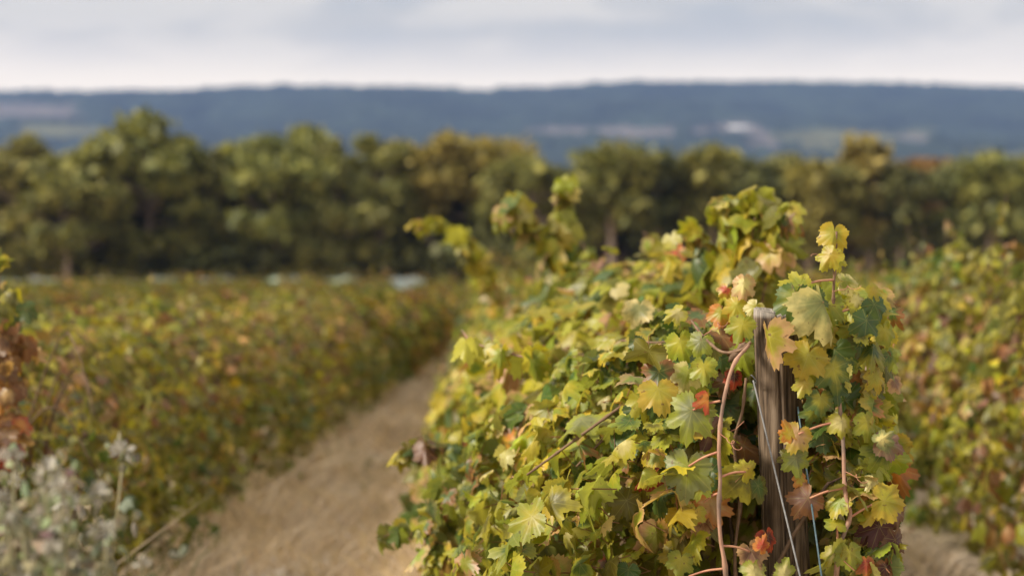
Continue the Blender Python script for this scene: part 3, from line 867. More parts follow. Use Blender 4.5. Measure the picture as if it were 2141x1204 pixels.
def special_vine(d0, L, n, size, seed, w, label, shoots, tmpl, stalk=0.8, width=1.0, keep=None, height=1.0, right=1.0):
    """one vine of the centre row, built in place: trunk, foliage, one cane mesh for every shoot that stands out"""
    r = np.random.default_rng(seed)
    x0 = x_mid(d0)
    root = empty('grapevine', (x0, d0, 0), ROW_RZ); tag(root, label, 'grapevine')
    c, s = math.cos(-ROW_RZ), math.sin(-ROW_RZ)
    def loc(P):
        Q = np.atleast_2d(np.asarray(P, float)) - np.array([x0, d0, 0])
        return np.stack([Q[:, 0] * c - Q[:, 1] * s, Q[:, 0] * s + Q[:, 1] * c, Q[:, 2]], 1)
    wood = MB(); vine_wood(wood, L, r)
    lv = MB()
    P, O = shell_points(n, L, r, 0.55, width, height)
    Nn, T = frames(O, r)
    S = size * (0.5 + 0.95 * r.uniform(0, 1, n) ** 1.2)
    P[:, 0] = np.where(P[:, 0] > 0, P[:, 0] * right, P[:, 0])
    A, B = gather(P, *pick_colors(n, w, r), r, 3.0, 0.7)
    if keep is not None:
        W = P.copy(); W[:, 0] = x0 + P[:, 0] * math.cos(ROW_RZ) - P[:, 1] * math.sin(ROW_RZ); W[:, 1] = d0 + P[:, 0] * math.sin(ROW_RZ) + P[:, 1] * math.cos(ROW_RZ)
        ok = keep(W); P, Nn, T, S, A, B = P[ok], Nn[ok], T[ok], S[ok], A[ok], B[ok]
    add_leaves(lv, P, Nn, T, S, A, B, tmpl, r, stalk=stalk)
    for (pts, nl, sz, ww) in shoots:
        cw = MB(); q = loc([at(*p) for p in pts])
        shoot(lv, cw, q, nl, sz, r, ww, tmpl, rad=0.0045, stalk=0.8)
        cw.build('cane', M_CANE, root, attrs=False)
    return root, wood, lv, loc, r


def finish(v):
    v[1].build('trunk', M_BARK, v[0], attrs=False); v[2].build('foliage', M_LEAF, v[0])


W_MID = dict(yg=28, lime=26, green=15, blue=5, gold=9, pale=4, orange=2.6, red=0.9, maroon=0.8, tan=5, mauve=1.5, olive=9, grey=3, rust=2)
W_TOP = dict(yg=30, lime=26, gold=12, pale=8, green=8, olive=6, tan=4, orange=1)
W_TIP = dict(yg=30, lime=34, gold=8, pale=12, green=10, grey=6)
finish(special_vine(8.1, 1.5, 1600, 0.070, 204, W_MID, 'grapevine in the centre row with a yellow shoot bent out towards the path', [
    ([(1040, 640, 8.6), (1010, 560, 8.4), (965, 500, 8.3), (920, 470, 8.3), (872, 466, 8.3)], 40, 0.090, W_TOP),
    ([(1010, 600, 8.7), (1000, 560, 8.7), (1030, 520, 8.7)], 7, 0.07, W_TOP)], T_MID, height=1.08, width=1.12))
finish(special_vine(6.6, 1.5, 1700, 0.070, 203, W_MID, 'grapevine in the centre row with the tallest upright shoot above all leaves', [
    ([(1240, 700, 7.0), (1205, 600, 6.9), (1180, 510, 6.8), (1175, 440, 6.8), (1188, 372, 6.8)], 52, 0.100, W_TIP),
    ([(1180, 560, 6.8), (1110, 480, 6.7), (1085, 425, 6.7), (1062, 440, 6.7), (1050, 470, 6.7)], 40, 0.098, W_TIP),
    ([(1210, 600, 7.3), (1230, 540, 7.3), (1215, 505, 7.3)], 8, 0.075, W_TOP),
    ([(1370, 600, 7.0), (1372, 520, 7.0), (1345, 485, 7.0)], 9, 0.075, W_TIP)], T_MID, height=1.17, width=1.12))
finish(special_vine(5.1, 1.55, 1900, 0.070, 202, W_MID, 'grapevine behind the post vine with a dense upright cluster of leafy shoots', [
    ([(1500, 640, 5.2), (1480, 540, 5.2), (1440, 470, 5.2)], 22, 0.088, W_TOP),
    ([(1530, 620, 5.1), (1535, 520, 5.1), (1520, 450, 5.1), (1500, 420, 5.1)], 30, 0.092, W_TIP),
    ([(1560, 620, 5.1), (1570, 520, 5.0), (1580, 440, 5.0), (1575, 412, 5.0)], 30, 0.092, W_TIP),
    ([(1590, 640, 5.0), (1615, 540, 4.9), (1640, 470, 4.9), (1650, 440, 4.9)], 30, 0.092, W_TOP),
    ([(1400, 640, 5.4), (1420, 560, 5.4), (1410, 490, 5.4)], 10, 0.08, W_TOP)], T_MID, width=1.1, height=1.2))

# ------------------------------------------------------------------ the post and the vine around it
PD = 3.5
pb_, pt_ = at(1648, 1250, PD), at(1620, 652, PD)


def build_post():
    ax = (pb_ - pt_) / (pb_[2] - pt_[2]); base = pt_ - ax * pt_[2]
    root = empty('vineyard_post', (base[0], base[1], 0))
    tag(root, 'weathered grey wooden post at the end of the centre row, leaves around its top', 'post')
    mb = MB(); r = np.random.default_rng(9)
    nz, ns = 60, 150; ang = np.linspace(0, 2 * math.pi, ns, endpoint=False); v = []
    knots = [(r.uniform(0.4, 1.5), r.uniform(3.4, 6.0), r.uniform(0.02, 0.035)) for _ in range(4)]
    g1, g2 = r.uniform(0, 6.28, 2)
    for i in range(nz):
        z = pt_[2] * i / (nz - 1); ctr = ax * z
        rad = 0.056 + 0.0015 * np.sin(3 * ang + g1 + z) + 0.0012 * np.sin(7 * ang + g2) + 0.0008 * np.sin(17 * ang + z * 2) + 0.002 * math.sin(z * 3.1)
        for ck, cw, dp in ((4.5, 0.035, 0.010), (5.35, 0.04, 0.008), (3.6, 0.03, 0.006)):    # drying splits
            da = np.abs((ang - ck - 0.12 * math.sin(z * 2.2 + ck) + math.pi) % (2 * math.pi) - math.pi)
            rad = rad - dp * np.clip(1 - da / (cw * 2.2), 0, 1)
        if i == nz - 1:
            rad = rad * 0.955
        zz = z + (0.010 * np.cos(ang - 2.4) + r.normal(0, 0.0015, ns) if i >= nz - 2 else 0) - (0.004 if i == nz - 2 else 0)
        v += list(np.stack([ctr[0] + np.cos(ang) * rad, ctr[1] + np.sin(ang) * rad, np.broadcast_to(zz, ns)], 1))
    t = []
    for i in range(nz - 1):
        for j in range(ns):
            a, b = i * ns + j, i * ns + (j + 1) % ns; t += [(a, b, b + ns), (a, b + ns, a + ns)]
    # worn end grain, dished towards the middle
    rings = [(0.7, 0.0), (0.4, -0.004), (0.0, -0.006)]
    for f, dz in rings:
        ctr = ax * pt_[2]
        rr = 0.0535 * f
        v += list(np.stack([ctr[0] + np.cos(ang) * rr, ctr[1] + np.sin(ang) * rr, pt_[2] + 0.010 * np.cos(ang - 2.4) * f + dz + r.normal(0, 0.0012, ns)], 1))
    for k in range(3):
        for j in range(ns):
            a, b = (nz - 1 + k) * ns + j, (nz - 1 + k) * ns + (j + 1) % ns; t += [(a, b, b + ns), (a, b + ns, a + ns)]
    mb.add(v, t)
    m, n, l = new_mat('weathered_post_wood')
    out = N(n, 'ShaderNodeOutputMaterial'); pb = N(n, 'ShaderNodeBsdfPrincipled'); pb.inputs['Roughness'].default_value = 0.9; pb.inputs['Specular IOR Level'].default_value = 0.15
    tc = N(n, 'ShaderNodeTexCoord'); mp = N(n, 'ShaderNodeMapping'); mp.inputs['Scale'].default_value = (1, 1, 0.06); l.new(tc.outputs['Object'], mp.inputs[0])
    nz1 = N(n, 'ShaderNodeTexNoise'); nz1.inputs['Scale'].default_value = 110; nz1.inputs['Detail'].default_value = 6; l.new(mp.outputs[0], nz1.inputs['Vector'])
    mp2 = N(n, 'ShaderNodeMapping'); mp2.inputs['Scale'].default_value = (1, 1, 0.35); l.new(tc.outputs['Object'], mp2.inputs[0])
    nz2 = N(n, 'ShaderNodeTexNoise'); nz2.inputs['Scale'].default_value = 16; nz2.inputs['Detail'].default_value = 4; l.new(mp2.outputs[0], nz2.inputs['Vector'])
    cr = N(n, 'ShaderNodeValToRGB'); e = cr.color_ramp.elements; e[0].position = 0.34; e[0].color = (0.035, 0.025, 0.018, 1); e[1].position = 0.7; e[1].color = (0.25, 0.19, 0.14, 1); q = e.new(0.5); q.color = (0.13, 0.093, 0.065, 1)
    l.new(nz1.outputs['Fac'], cr.inputs[0])
    r2 = N(n, 'ShaderNodeMapRange'); r2.inputs['From Min'].default_value = 0.42; r2.inputs['From Max'].default_value = 0.68; l.new(nz2.outputs['Fac'], r2.inputs['Value'])
    mx = N(n, 'ShaderNodeMixRGB', blend_type='MULTIPLY'); mx.inputs[2].default_value = (0.42, 0.38, 0.34, 1); l.new(r2.outputs[0], mx.inputs[0]); l.new(cr.outputs[0], mx.inputs[1])
    # silvered end grain on top
    ge = N(n, 'ShaderNodeSeparateXYZ'); l.new(tc.outputs['Object'], ge.inputs[0])
    tp = N(n, 'ShaderNodeMapRange'); tp.inputs['From Min'].default_value = pt_[2] - 0.016; tp.inputs['From Max'].default_value = pt_[2] - 0.006; l.new(ge.outputs['Z'], tp.inputs['Value'])
    mt = N(n, 'ShaderNodeMixRGB'); mt.inputs[2].default_value = (0.40, 0.37, 0.34, 1)
    mg = N(n, 'ShaderNodeMath', operation='MULTIPLY'); l.new(tp.outputs[0], mg.inputs[0]); l.new(nz1.outputs['Fac'], mg.inputs[1])
    l.new(mg.outputs[0], mt.inputs[0]); l.new(mx.outputs[0], mt.inputs[1]); l.new(mt.outputs[0], pb.inputs['Base Color'])
    bp = N(n, 'ShaderNodeBump'); bp.inputs['Strength'].default_value = 0.9; bp.inputs['Distance'].default_value = 0.006; l.new(nz1.outputs['Fac'], bp.inputs['Height']); l.new(bp.outputs[0], pb.inputs['Normal']); l.new(pb.outputs[0], out.inputs[0])
    mb.build('shaft', m, root, attrs=False)
    mb = MB(); a = at(1577, 795, PD - 0.05) - base     # wire staple
    tube(mb, spline([a + (-0.006, 0.012, 0.012), a + (-0.004, -0.004, 0.010), a + (0.004, -0.006, -0.002), a + (0.004, 0.012, -0.008)], 10), 0.0016, 6)
    mb.build('staple', M_WIRE, root, attrs=False)


build_post()


def wire(name, a, b, rad, mat, label, sag=0.0):
    mb = MB(); o = np.array(a); u = np.linspace(0, 1, 24)[:, None]
    p = (np.array(b) - o) * u + np.array([0, 0, -sag]) * 4 * u * (1 - u)
    tube(mb, p, rad, 8)
    ob = mb.build(name, mat, attrs=False); ob.location = o
    tag(ob, label, 'wire')


wire('guy_wire', at(1575, 795, 3.435), (0.845, 2.85, 0.0), 0.0022, M_WIRE, 'thin grey guy wire slanting down across the front of the wooden post')
wire('blue_twine', at(1668, 850, 3.46), (0.78, 2.85, 0.0), 0.0022, M_BLUE, 'pale blue wire running down beside the post, behind the mauve leaf')


def keep_hero(W):
    dx = W[:, 0] - 0.655
    near = W[:, 1] < PD + 0.16
    return ~(near & (dx > -0.16) & (dx < 0.10) & (W[:, 2] < 1.75)) & (W[:, 1] > 3.30)


hv = special_vine(3.42, 1.7, 4000, 0.062, 201, W_MAIN, 'sharp yellow-green grapevine wrapped around the wooden end post', [
    ([(1150, 760, 4.4), (1000, 720, 4.5), (965, 690, 4.6)], 9, 0.08, W_TIP),
    ([(960, 1060, 4.9), (880, 1105, 4.75), (830, 1110, 4.7), (785, 1130, 4.7)], 14, 0.066, dict(green=5, blue=3, olive=3, lime=3, orange=1)),
    ([(990, 960, 5.0), (900, 935, 5.0), (850, 945, 5.0), (840, 990, 5.0)], 16, 0.066, dict(green=5, blue=2, olive=4, lime=4, mauve=1)),
    ([(1350, 700, 4.3), (1350, 660, 4.3), (1345, 635, 4.3)], 7, 0.085, W_TIP)], T_HI, stalk=0.9, keep=keep_hero, right=0.5)
root_h, wood_h, leaf_h, loc_h, rh = hv

# the end of the row: leaves turned to the viewer on both sides of the post
def end_leaves(n, x0, x1, y0, y1, d0, d1, w, size=0.075):
    P = np.array([at(rh.uniform(x0, x1), rh.uniform(y0, y1), rh.uniform(d0, d1)) for _ in range(n)])
    Nn = nrm(np.array([-0.15, -0.75, 0.45]) + rh.normal(0, 0.42, (n, 3))); T = nrm(np.array([0, -0.25, -0.9]) + rh.normal(0, 0.4, (n, 3)))
    A, B = pick_colors(n, w, rh)
    add_leaves(leaf_h, loc_h(P), Nn, T, size * rh.uniform(0.6, 1.2, n), A, B, T_HI, rh, stalk=0.9)


W_DEEP = dict(green=16, olive=14, lime=10, yg=8, blue=5, brown=5, mauve=3, rust=3)
end_leaves(80, 1700, 1870, 640, 1204, 3.62, 3.95, W_MAIN)
end_leaves(60, 1690, 1860, 600, 900, 3.42, 3.6, W_MAIN, 0.06)
end_leaves(60, 1400, 1560, 700, 1260, 3.60, 3.9, W_DEEP)
end_leaves(70, 1290, 1450, 700, 1260, 3.40, 3.75, W_MAIN, 0.064)
end_leaves(16, 1700, 1850, 1180, 1330, 3.35, 3.6, W_MAIN)
end_leaves(20, 1400, 1700, 1215, 1400, 3.35, 3.6, W_MAIN)
end_leaves(24, 1480, 1700, 900, 1204, 3.75, 4.0, W_DEEP)

# leaves read one by one from the photograph: stalk end (px), tip angle (0 = down, + = right), length px, distance, tilt x/z, body, edge, fold, droop
HAND = [
    (1744, 486, -8, 62, 3.42, -0.1, 0.25, 'yg', 'gold', 0.35, 0.3), (1738, 532, -35, 50, 3.40, -0.4, 0.35, 'gold', 'yg', 0.3, 0.2), (1752, 540, 10, 40, 3.44, 0.3, 0.2, 'lime', 'yg', 0.3, 0.3),
    (1768, 588, 95, 46, 3.44, 0.2, 0.5, 'lime', 'pale', 0.4, 0.4), (1674, 598, -105, 60, 3.38, -0.15, 0.45, 'lime', 'yg', 0.2, 0.2), (1664, 620, -4, 82, 3.36, -0.2, 0.2, 'lime', 'green', 0.25, 0.1),
    (1702, 622, 15, 58, 3.40, 0.1, 0.4, 'grey', 'green', 0.2, 0.3), (1692, 658, -5, 62, 3.42, 0, 0.1, 'yg', 'green', 0.2, 0.2), (1722, 632, 20, 118, 3.33, 0.55, 0.25, 'grey', 'pale', 0.95, 0.05),
    (1812, 670, -8, 66, 3.42, 0.2, 0.2, 'blue', 'green', 0.2, 0.2), (1828, 636, 25, 52, 3.45, 0.35, 0.3, 'green', 'blue', 0.2, 0.3), (1826, 606, 20, 36, 3.46, 0.3, 0.5, 'gold', 'yg', 0.2, 0.3), (1790, 625, 50, 46, 3.46, 0.2, 0.6, 'pale', 'yg', 0.4, 0.4),
    (1850, 690, 20, 50, 3.46, 0.4, 0.2, 'yg', 'lime', 0.25, 0.2), (1606, 700, 18, 96, 3.34, -1.1, 0.10, 'yg', 'tan', 0.75, -0.05), (1690, 742, -22, 74, 3.38, -0.25, 0.2, 'yg', 'gold', 0.2, 0.2), (1742, 770, 10, 70, 3.38, 0.05, 0.3, 'yg', 'green', 0.25, 0.2),
    (1712, 698, 5, 76, 3.43, 0, 0.1, 'olive', 'gold', 0.2, 0.2), (1858, 742, 15, 46, 3.47, 0.4, 0.2, 'green', 'lime', 0.2, 0.2), (1830, 786, 20, 50, 3.42, 0.3, 0.3, 'yg', 'gold', 0.3, 0.3), (1872, 800, 30, 36, 3.46, 0.4, 0.2, 'mauve', 'tan', 0.3, 0.2), (1776, 762, 0, 40, 3.42, 0.2, 0.2, 'green', 'lime', 0.2, 0.2), (1800, 720, -5, 54, 3.44, 0.2, 0.2, 'green', 'olive', 0.3, 0.2),
    (1466, 712, -20, 50, 3.5, -0.4, 0.3, 'grey', 'lime', 0.2, 0.2), (1472, 765, 5, 56, 3.46, -0.2, 0.3, 'yg', 'lime', 0.2, 0.2), (1492, 728, 10, 38, 3.5, 0, 0.3, 'olive', 'olive', 0.2, 0.2), (1555, 592, -4, 54, 3.7, -0.2, 0.3, 'pale', 'tan', 0.5, 0.2), (1540, 640, -20, 50, 3.6, -0.2, 0.3, 'yg', 'gold', 0.3, 0.2),
    (1518, 604, -40, 30, 3.72, -0.2, 0.4, 'red', 'gold', 0.4, 0.3), (1418, 652, -60, 46, 3.7, -0.2, 0.6, 'pale', 'yg', 0.4, 0.3), (1508, 652, -12, 48, 3.62, -0.2, 0.3, 'yg', 'orange', 0.3, 0.2), (1552, 678, -18, 54, 3.45, -0.2, 0.3, 'yg', 'lime', 0.2, 0.2), (1508, 752, 10, 40, 3.55, 0.2, 0.3, 'blue', 'green', 0.2, 0.2),
    (1536, 785, -5, 40, 3.52, 0.1, 0.2, 'maroon', 'red', 0.4, 0.2), (1438, 778, -15, 60, 3.5, -0.2, 0.3, 'lime', 'pale', 0.2, 0.2), (1580, 640, -30, 40, 3.55, -0.2, 0.4, 'yg', 'pale', 0.3, 0.2), (1545, 690, 20, 38, 3.46, 0.2, 0.2, 'gold', 'red', 0.3, 0.2),
    (1447, 857, -14, 100, 3.34, -0.3, 0.25, 'grey', 'lime', 0.22, 0.12), (1438, 974, -6, 98, 3.33, -0.25, 0.25, 'lime', 'grey', 0.2, 0.25), (1482, 832, 2, 46, 3.32, 0.6, 0.1, 'orange', 'red', 0.9, 0.1), (1476, 872, -15, 36, 3.34, -0.1, 0.4, 'pale', 'grey', 0.4, 0.3), (1488, 900, 30, 66, 3.38, 0.1, 0.1, 'mauve', 'maroon', 0.25, 0.1),
    (1466, 1008, -18, 54, 3.33, -0.3, 0.3, 'yg', 'lime', 0.25, 0.2), (1454, 1068, -10, 42, 3.36, -0.1, 0.3, 'gold', 'yg', 0.3, 0.2), (1559, 986, 130, 48, 3.32, 0.35, 0.3, 'gold', 'yg', 0.5, 0.1), (1561, 992, 22, 90, 3.34, 0.55, 0.1, 'olive', 'yg', 0.9, 0.1), (1585, 1015, 15, 50, 3.38, 0.3, 0.1, 'green', 'olive', 0.3, 0.1), (1490, 1052, 12, 72, 3.40, -0.1, 0.2, 'tan', 'orange', 0.4, 0.15), (1468, 1090, 20, 50, 3.42, 0.1, 0.2, 'rust', 'tan', 0.4, 0.2),
    (1592, 1142, 150, 40, 3.30, 0.2, 0.3, 'red', 'orange', 0.5, 0.2), (1570, 1150, 25, 58, 3.32, -0.2, 0.3, 'mauve', 'tan', 0.4, 0.2), (1640, 1200, 165, 50, 3.30, 0.1, 0.4, 'pale', 'lime', 0.4, 0.2), (1577, 1192, 5, 60, 3.30, 0, 0.4, 'pale', 'lime', 0.4, 0.2), (1605, 1120, 20, 48, 3.34, 0.4, 0.2, 'maroon', 'red', 0.5, 0.2),
    (1652, 908, -150, 44, 3.36, -0.3, 0.2, 'gold', 'orange', 0.6, 0.2), (1668, 906, -22, 62, 3.36, -0.2, 0.25, 'tan', 'gold', 0.35, 0.15), (1664, 956, 8, 54, 3.37, 0.1, 0.2, 'grey', 'lime', 0.25, 0.15), (1650, 955, -20, 40, 3.40, -0.3, 0.1, 'maroon', 'olive', 0.3, 0.2), (1690, 1040, -38, 70, 3.36, -0.2, 0.2, 'mauve', 'rust', 0.3, 0.15), (1672, 1000, 20, 32, 3.38, 0, 0.3, 'gold', 'orange', 0.3, 0.2),
    (1716, 832, 0, 54, 3.38, 0.1, 0.25, 'yg', 'green', 0.3, 0.2), (1682, 800, -18, 44, 3.38, -0.1, 0.4, 'gold', 'yg', 0.3, 0.2), (1746, 806, 10, 56, 3.40, 0.1, 0.2, 'green', 'blue', 0.2, 0.2), (1760, 880, 5, 52, 3.37, 0.2, 0.2, 'pale', 'yg', 0.6, 0.1), (1700, 860, -20, 44, 3.42, 0, 0.2, 'lime', 'green', 0.3, 0.2), (1720, 905, 5, 60, 3.44, 0.1, 0.1, 'green', 'blue', 0.2, 0.2),
    (1812, 880, 5, 54, 3.38, 0.2, 0.3, 'yg', 'lime', 0.4, 0.2), (1843, 918, 130, 46, 3.36, -0.2, 0.5, 'pale', 'grey', 0.6, 0.3), (1850, 925, 75, 64, 3.38, 0.1, 0.5, 'grey', 'mauve', 0.4, 0.3), (1848, 938, -32, 72, 3.40, 0.1, 0.2, 'green', 'lime', 0.3, 0.15), (1848, 1046, 82, 72, 3.34, 0.15, 0.35, 'yg', 'gold', 0.25, 0.1), (1843, 1048, -38, 80, 3.36, -0.1, 0.3, 'lime', 'gold', 0.5, 0.1), (1822, 1006, -30, 34, 3.36, 0, 0.4, 'pale', 'pale', 0.4, 0.2), (1826, 1030, -60, 44, 3.38, 0, 0.4, 'tan', 'orange', 0.4, 0.2),
    (1838, 1100, -20, 62, 3.38, -0.1, 0.2, 'maroon', 'maroon', 0.3, 0.2), (1874, 1066, 8, 58, 3.40, 0.3, 0.1, 'mauve', 'brown', 0.5, 0.1), (1872, 1128, 4, 64, 3.38, 0.3, 0.1, 'maroon', 'brown', 0.5, 0.1), (1815, 1112, -25, 40, 3.4, -0.1, 0.2, 'maroon', 'maroon', 0.3, 0.2), (1748, 1098, 175, 40, 3.34, 0, 0.8, 'yg', 'lime', 0.2, 0.4), (1742, 1155, -25, 42, 3.34, -0.1, 0.3, 'pale', 'yg', 0.5, 0.2), (1776, 1152, 8, 56, 3.33, 0.1, 0.3, 'yg', 'lime', 0.4, 0.2),
    (1812, 1178, 0, 42, 3.34, 0.1, 0.3, 'red', 'orange', 0.4, 0.2), (1842, 1160, 30, 40, 3.38, 0.2, 0.4, 'grey', 'pale', 0.4, 0.2), (1424, 1168, -10, 50, 3.36, -0.1, 0.4, 'yg', 'lime', 0.3, 0.2), (1830, 820, 10, 58, 3.46, 0.3, 0.2, 'green', 'olive', 0.3, 0.2), (1790, 835, -8, 46, 3.45, 0.1, 0.2, 'olive', 'yg', 0.3, 0.2), (1852, 1185, 12, 46, 3.36, 0.2, 0.2, 'maroon', 'rust', 0.4, 0.2),
]
hn = len(HAND)
hp = np.array([at(h[0], h[1], h[4]) for h in HAND])
hN = nrm(np.array([[h[5], -1.0, h[6]] for h in HAND]))
hT = np.array([[math.sin(R(h[2])), -0.1, -math.cos(R(h[2]))] for h in HAND])
hS = np.array([h[3] * 0.80 / F * h[4] for h in HAND])
hA = np.array([PAL[h[7]] for h in HAND]) * np.exp(rh.normal(0, 0.08, (hn, 1))); hB = np.array([PAL[h[8]] for h in HAND])
add_leaves(leaf_h, loc_h(hp), hN, hT, hS, hA, hB, T_HI, rh, fold=np.array([h[9] for h in HAND]) * rh.uniform(0.8, 1.2, hn), droop=np.array([h[10] for h in HAND]), wave=np.abs(rh.normal(0.05, 0.07, hn)), stalk=0.8)
finish(hv)


def cane(name, pts, r0, r1, mat=M_CANE, stalks=(), label=None, n=36):
    """a cane with slightly swollen nodes; its leaf stalks are sub-parts"""
    c = spline(loc_h([at(*p) for p in pts]), n)
    rad = np.linspace(r0, r1, n) * (1 + 0.42 * (np.arange(n) % 9 == 4) + 0.15 * (np.arange(n) % 9 == 5)) * (1 + rh.normal(0, 0.03, n))
    mb = MB(); tube(mb, c, rad, 10)
    o = mb.build(name, mat, root_h, attrs=False)
    if label:
        o['label'] = label
    for s in stalks:
        q = loc_h([at(*p) for p in s]); mid_ = q[:1] * 0.5 + q[-1:] * 0.5 + np.array([[0, 0, 0.004]])
        sb = MB(); tube(sb, spline(np.concatenate([q[:1], mid_, q[-1:]]) if len(q) == 2 else q, 10), np.linspace(0.0030, 0.0024, 10), 7)
        sb.build('leaf_stalk', M_STALK, o, attrs=False)
    return o


M_STALK = rough_material('leaf_stalk_skin', (0.36, 0.14, 0.10), (0.50, 0.27, 0.16), 40, rough=0.5, bump=0.1)
cane('cane', [(1566, 722, 3.38), (1540, 752, 3.34), (1524, 790, 3.33), (1509, 862, 3.32), (1503, 940, 3.31), (1506, 1000, 3.31), (1503, 1062, 3.31), (1507, 1130, 3.31), (1516, 1185, 3.31), (1524, 1300, 3.33)], 0.0041, 0.0050, stalks=[
    [(1503, 944, 3.31), (1440, 974, 3.33)], [(1506, 838, 3.32), (1449, 857, 3.34)], [(1508, 996, 3.31), (1559, 986, 3.32)], [(1508, 1140, 3.31), (1568, 1152, 3.32)], [(1514, 1188, 3.31), (1440, 1204, 3.34)], [(1504, 1030, 3.31), (1472, 1050, 3.36)]], label='thick pinkish cane hanging in front of the post, on its shaded side away from the blue wire')
cane('cane', [(1752, 800, 3.42), (1758, 870, 3.40), (1763, 930, 3.37), (1765, 1000, 3.36), (1768, 1035, 3.35), (1778, 1072, 3.35), (1770, 1102, 3.35), (1756, 1140, 3.35), (1750, 1185, 3.35), (1740, 1300, 3.38)], 0.0042, 0.0052, stalks=[
    [(1764, 1020, 3.355), (1693, 1041, 3.36)], [(1779, 1080, 3.35), (1845, 1047, 3.35)], [(1758, 880, 3.39), (1669, 907, 3.36)], [(1752, 1150, 3.35), (1750, 1100, 3.34)]], label='pinkish cane bending down beside the post on the blue wire side')
cane('cane', [(1738, 700, 3.46), (1742, 650, 3.44), (1743, 600, 3.43), (1747, 545, 3.43), (1749, 484, 3.42)], 0.0042, 0.0026, M_DRYCANE, stalks=[[(1743, 660, 3.44), (1792, 645, 3.46)], [(1744, 585, 3.43), (1675, 598, 3.38)]])
cane('cane', [(1445, 670, 3.6), (1470, 702, 3.52), (1508, 735, 3.44), (1548, 732, 3.40), (1570, 715, 3.40)], 0.0028, 0.0040, M_DRYCANE)
cane('cane', [(1560, 790, 3.5), (1552, 860, 3.5), (1535, 930, 3.52), (1548, 1040, 3.52), (1537, 1150, 3.5), (1540, 1260, 3.5)], 0.0035, 0.0045, M_DRYCANE)
cane('cane', [(1632, 690, 3.42), (1655, 697, 3.40), (1690, 690, 3.44)], 0.0026, 0.0026, M_STALK)
cane('cane', [(1298, 850, 3.72), (1215, 910, 3.72), (1160, 950, 3.74), (1102, 992, 3.78)], 0.0042, 0.0030, M_DRYCANE)
cane('cane', [(1295, 880, 3.74), (1250, 930, 3.74), (1205, 975, 3.76)], 0.0042, 0.0028, M_DRYCANE)
cane('cane', [(1330, 712, 4.0), (1300, 712, 4.0), (1360, 716, 3.9), (1420, 712, 3.85)], 0.0030, 0.0026, M_DRYCANE)
cane('cane', [(1100, 860, 4.3), (1085, 900, 4.3), (1070, 960, 4.3)], 0.0045, 0.0035, M_CANE)
# knuckle of old wood where the cane leaves the post
mbk = MB(); kc = loc_h([at(1545, 738, 3.42)])[0]
tube(mbk, spline([kc + (0.02, 0.03, 0.02), kc + (0.005, 0.0, 0.008), kc + (-0.012, -0.006, -0.004), kc + (-0.02, 0.01, -0.02)], 10), np.array([0.006, 0.009, 0.013, 0.011, 0.009, 0.012, 0.010, 0.008, 0.007, 0.004]), 8)
mbk.build('spur', M_BARK, root_h, attrs=False)

# curled tendrils
for (px, py, d_, ln, turns, up_) in ((1742, 560, 3.43, 0.07, 2.5, 0.4), (1503, 905, 3.31, 0.06, 3, -0.5), (1766, 985, 3.36, 0.06, 2, -0.3), (1556, 880, 3.50, 0.08, 2.5, -0.6), (1740, 610, 3.43, 0.08, 2, 0.2), (1470, 702, 3.52, 0.07, 3, 0.5)):
    u = np.linspace(0, 1, 40); o_ = at(px, py, d_); sg = rh.choice([-1, 1]); am = 0.012 * np.maximum(u - 0.35, 0) ** 0.7
    p_ = np.stack([o_[0] + sg * ln * 0.7 * u + am * np.cos(turns * 6.28 * u), o_[1] - 0.02 * u + am * np.sin(turns * 6.28 * u), o_[2] + up_ * ln * u + am * np.sin(turns * 6.28 * u)], 1)
    tb = MB(); tube(tb, loc_h(p_), np.linspace(0.0013, 0.0007, 40), 5); tb.build('tendril', M_STALK, root_h, attrs=False)

# ------------------------------------------------------------------ near end of the row across the path: red vine at the frame edge
def edge_vine():
    r = np.random.default_rng(303)
    root = empty('grapevine', (-1.95, 5.2, 0), ROW_RZ); tag(root, 'reddened grapevine at the frame edge with rusty red leaves and one tall shoot', 'grapevine')
    wood, lv = MB(), MB(); vine_wood(wood, 0.9, r)
    def L(p): return np.asarray(p) - np.array([-1.95, 5.2, 0])
    for (y, n, w, s) in ((720, 32, dict(rust=6, red=0.6, brown=5, tan=2), 0.06), (820, 24, dict(orange=1, gold=1, tan=4, rust=6, brown=2), 0.06), (900, 24, dict(orange=1, tan=3, rust=5, mauve=3), 0.06), (950, 18, dict(red=0.3, rust=4, brown=3), 0.06), (640, 10, dict(olive=3, green=3, lime=2), 0.08)):
        P = np.array([L(at(r.normal(0, 22), y + r.normal(0, 26), r.uniform(4.85, 5.1))) for _ in range(n)])
        A, B = pick_colors(n, w, r)
        add_leaves(lv, P, nrm(np.array([0.4, -0.7, 0.4]) + r.normal(0, 0.35, (n, 3))), nrm(np.array([0, 0, -1.0]) + r.normal(0, 0.3, (n, 3))), s * r.uniform(0.7, 1.15, n), A, B, T_MID, r, stalk=0.8)
    shoot(lv, wood, [L(at(-30, 700, 5.1)), L(at(-5, 600, 5.1)), L(at(-6, 520, 5.1))], 14, 0.06, r, dict(lime=4, yg=4, green=4, olive=2), T_MID)
    wood.build('trunk', M_BARK, root, attrs=False); lv.build('foliage', M_LEAF, root)


edge_vine()


# ------------------------------------------------------------------ pale weeds at the foot of that row
M_WEED = leaf_material('weed_leaf', False, trans=0.25, rough=0.7)
M_FLOWER = rough_material('dry_flower', (0.36, 0.34, 0.29), (0.56, 0.53, 0.47), 60, rough=0.9, bump=0.2)
M_STEM = rough_material('weed_stem', (0.20, 0.19, 0.10), (0.36, 0.32, 0.20), 50, rough=0.8)


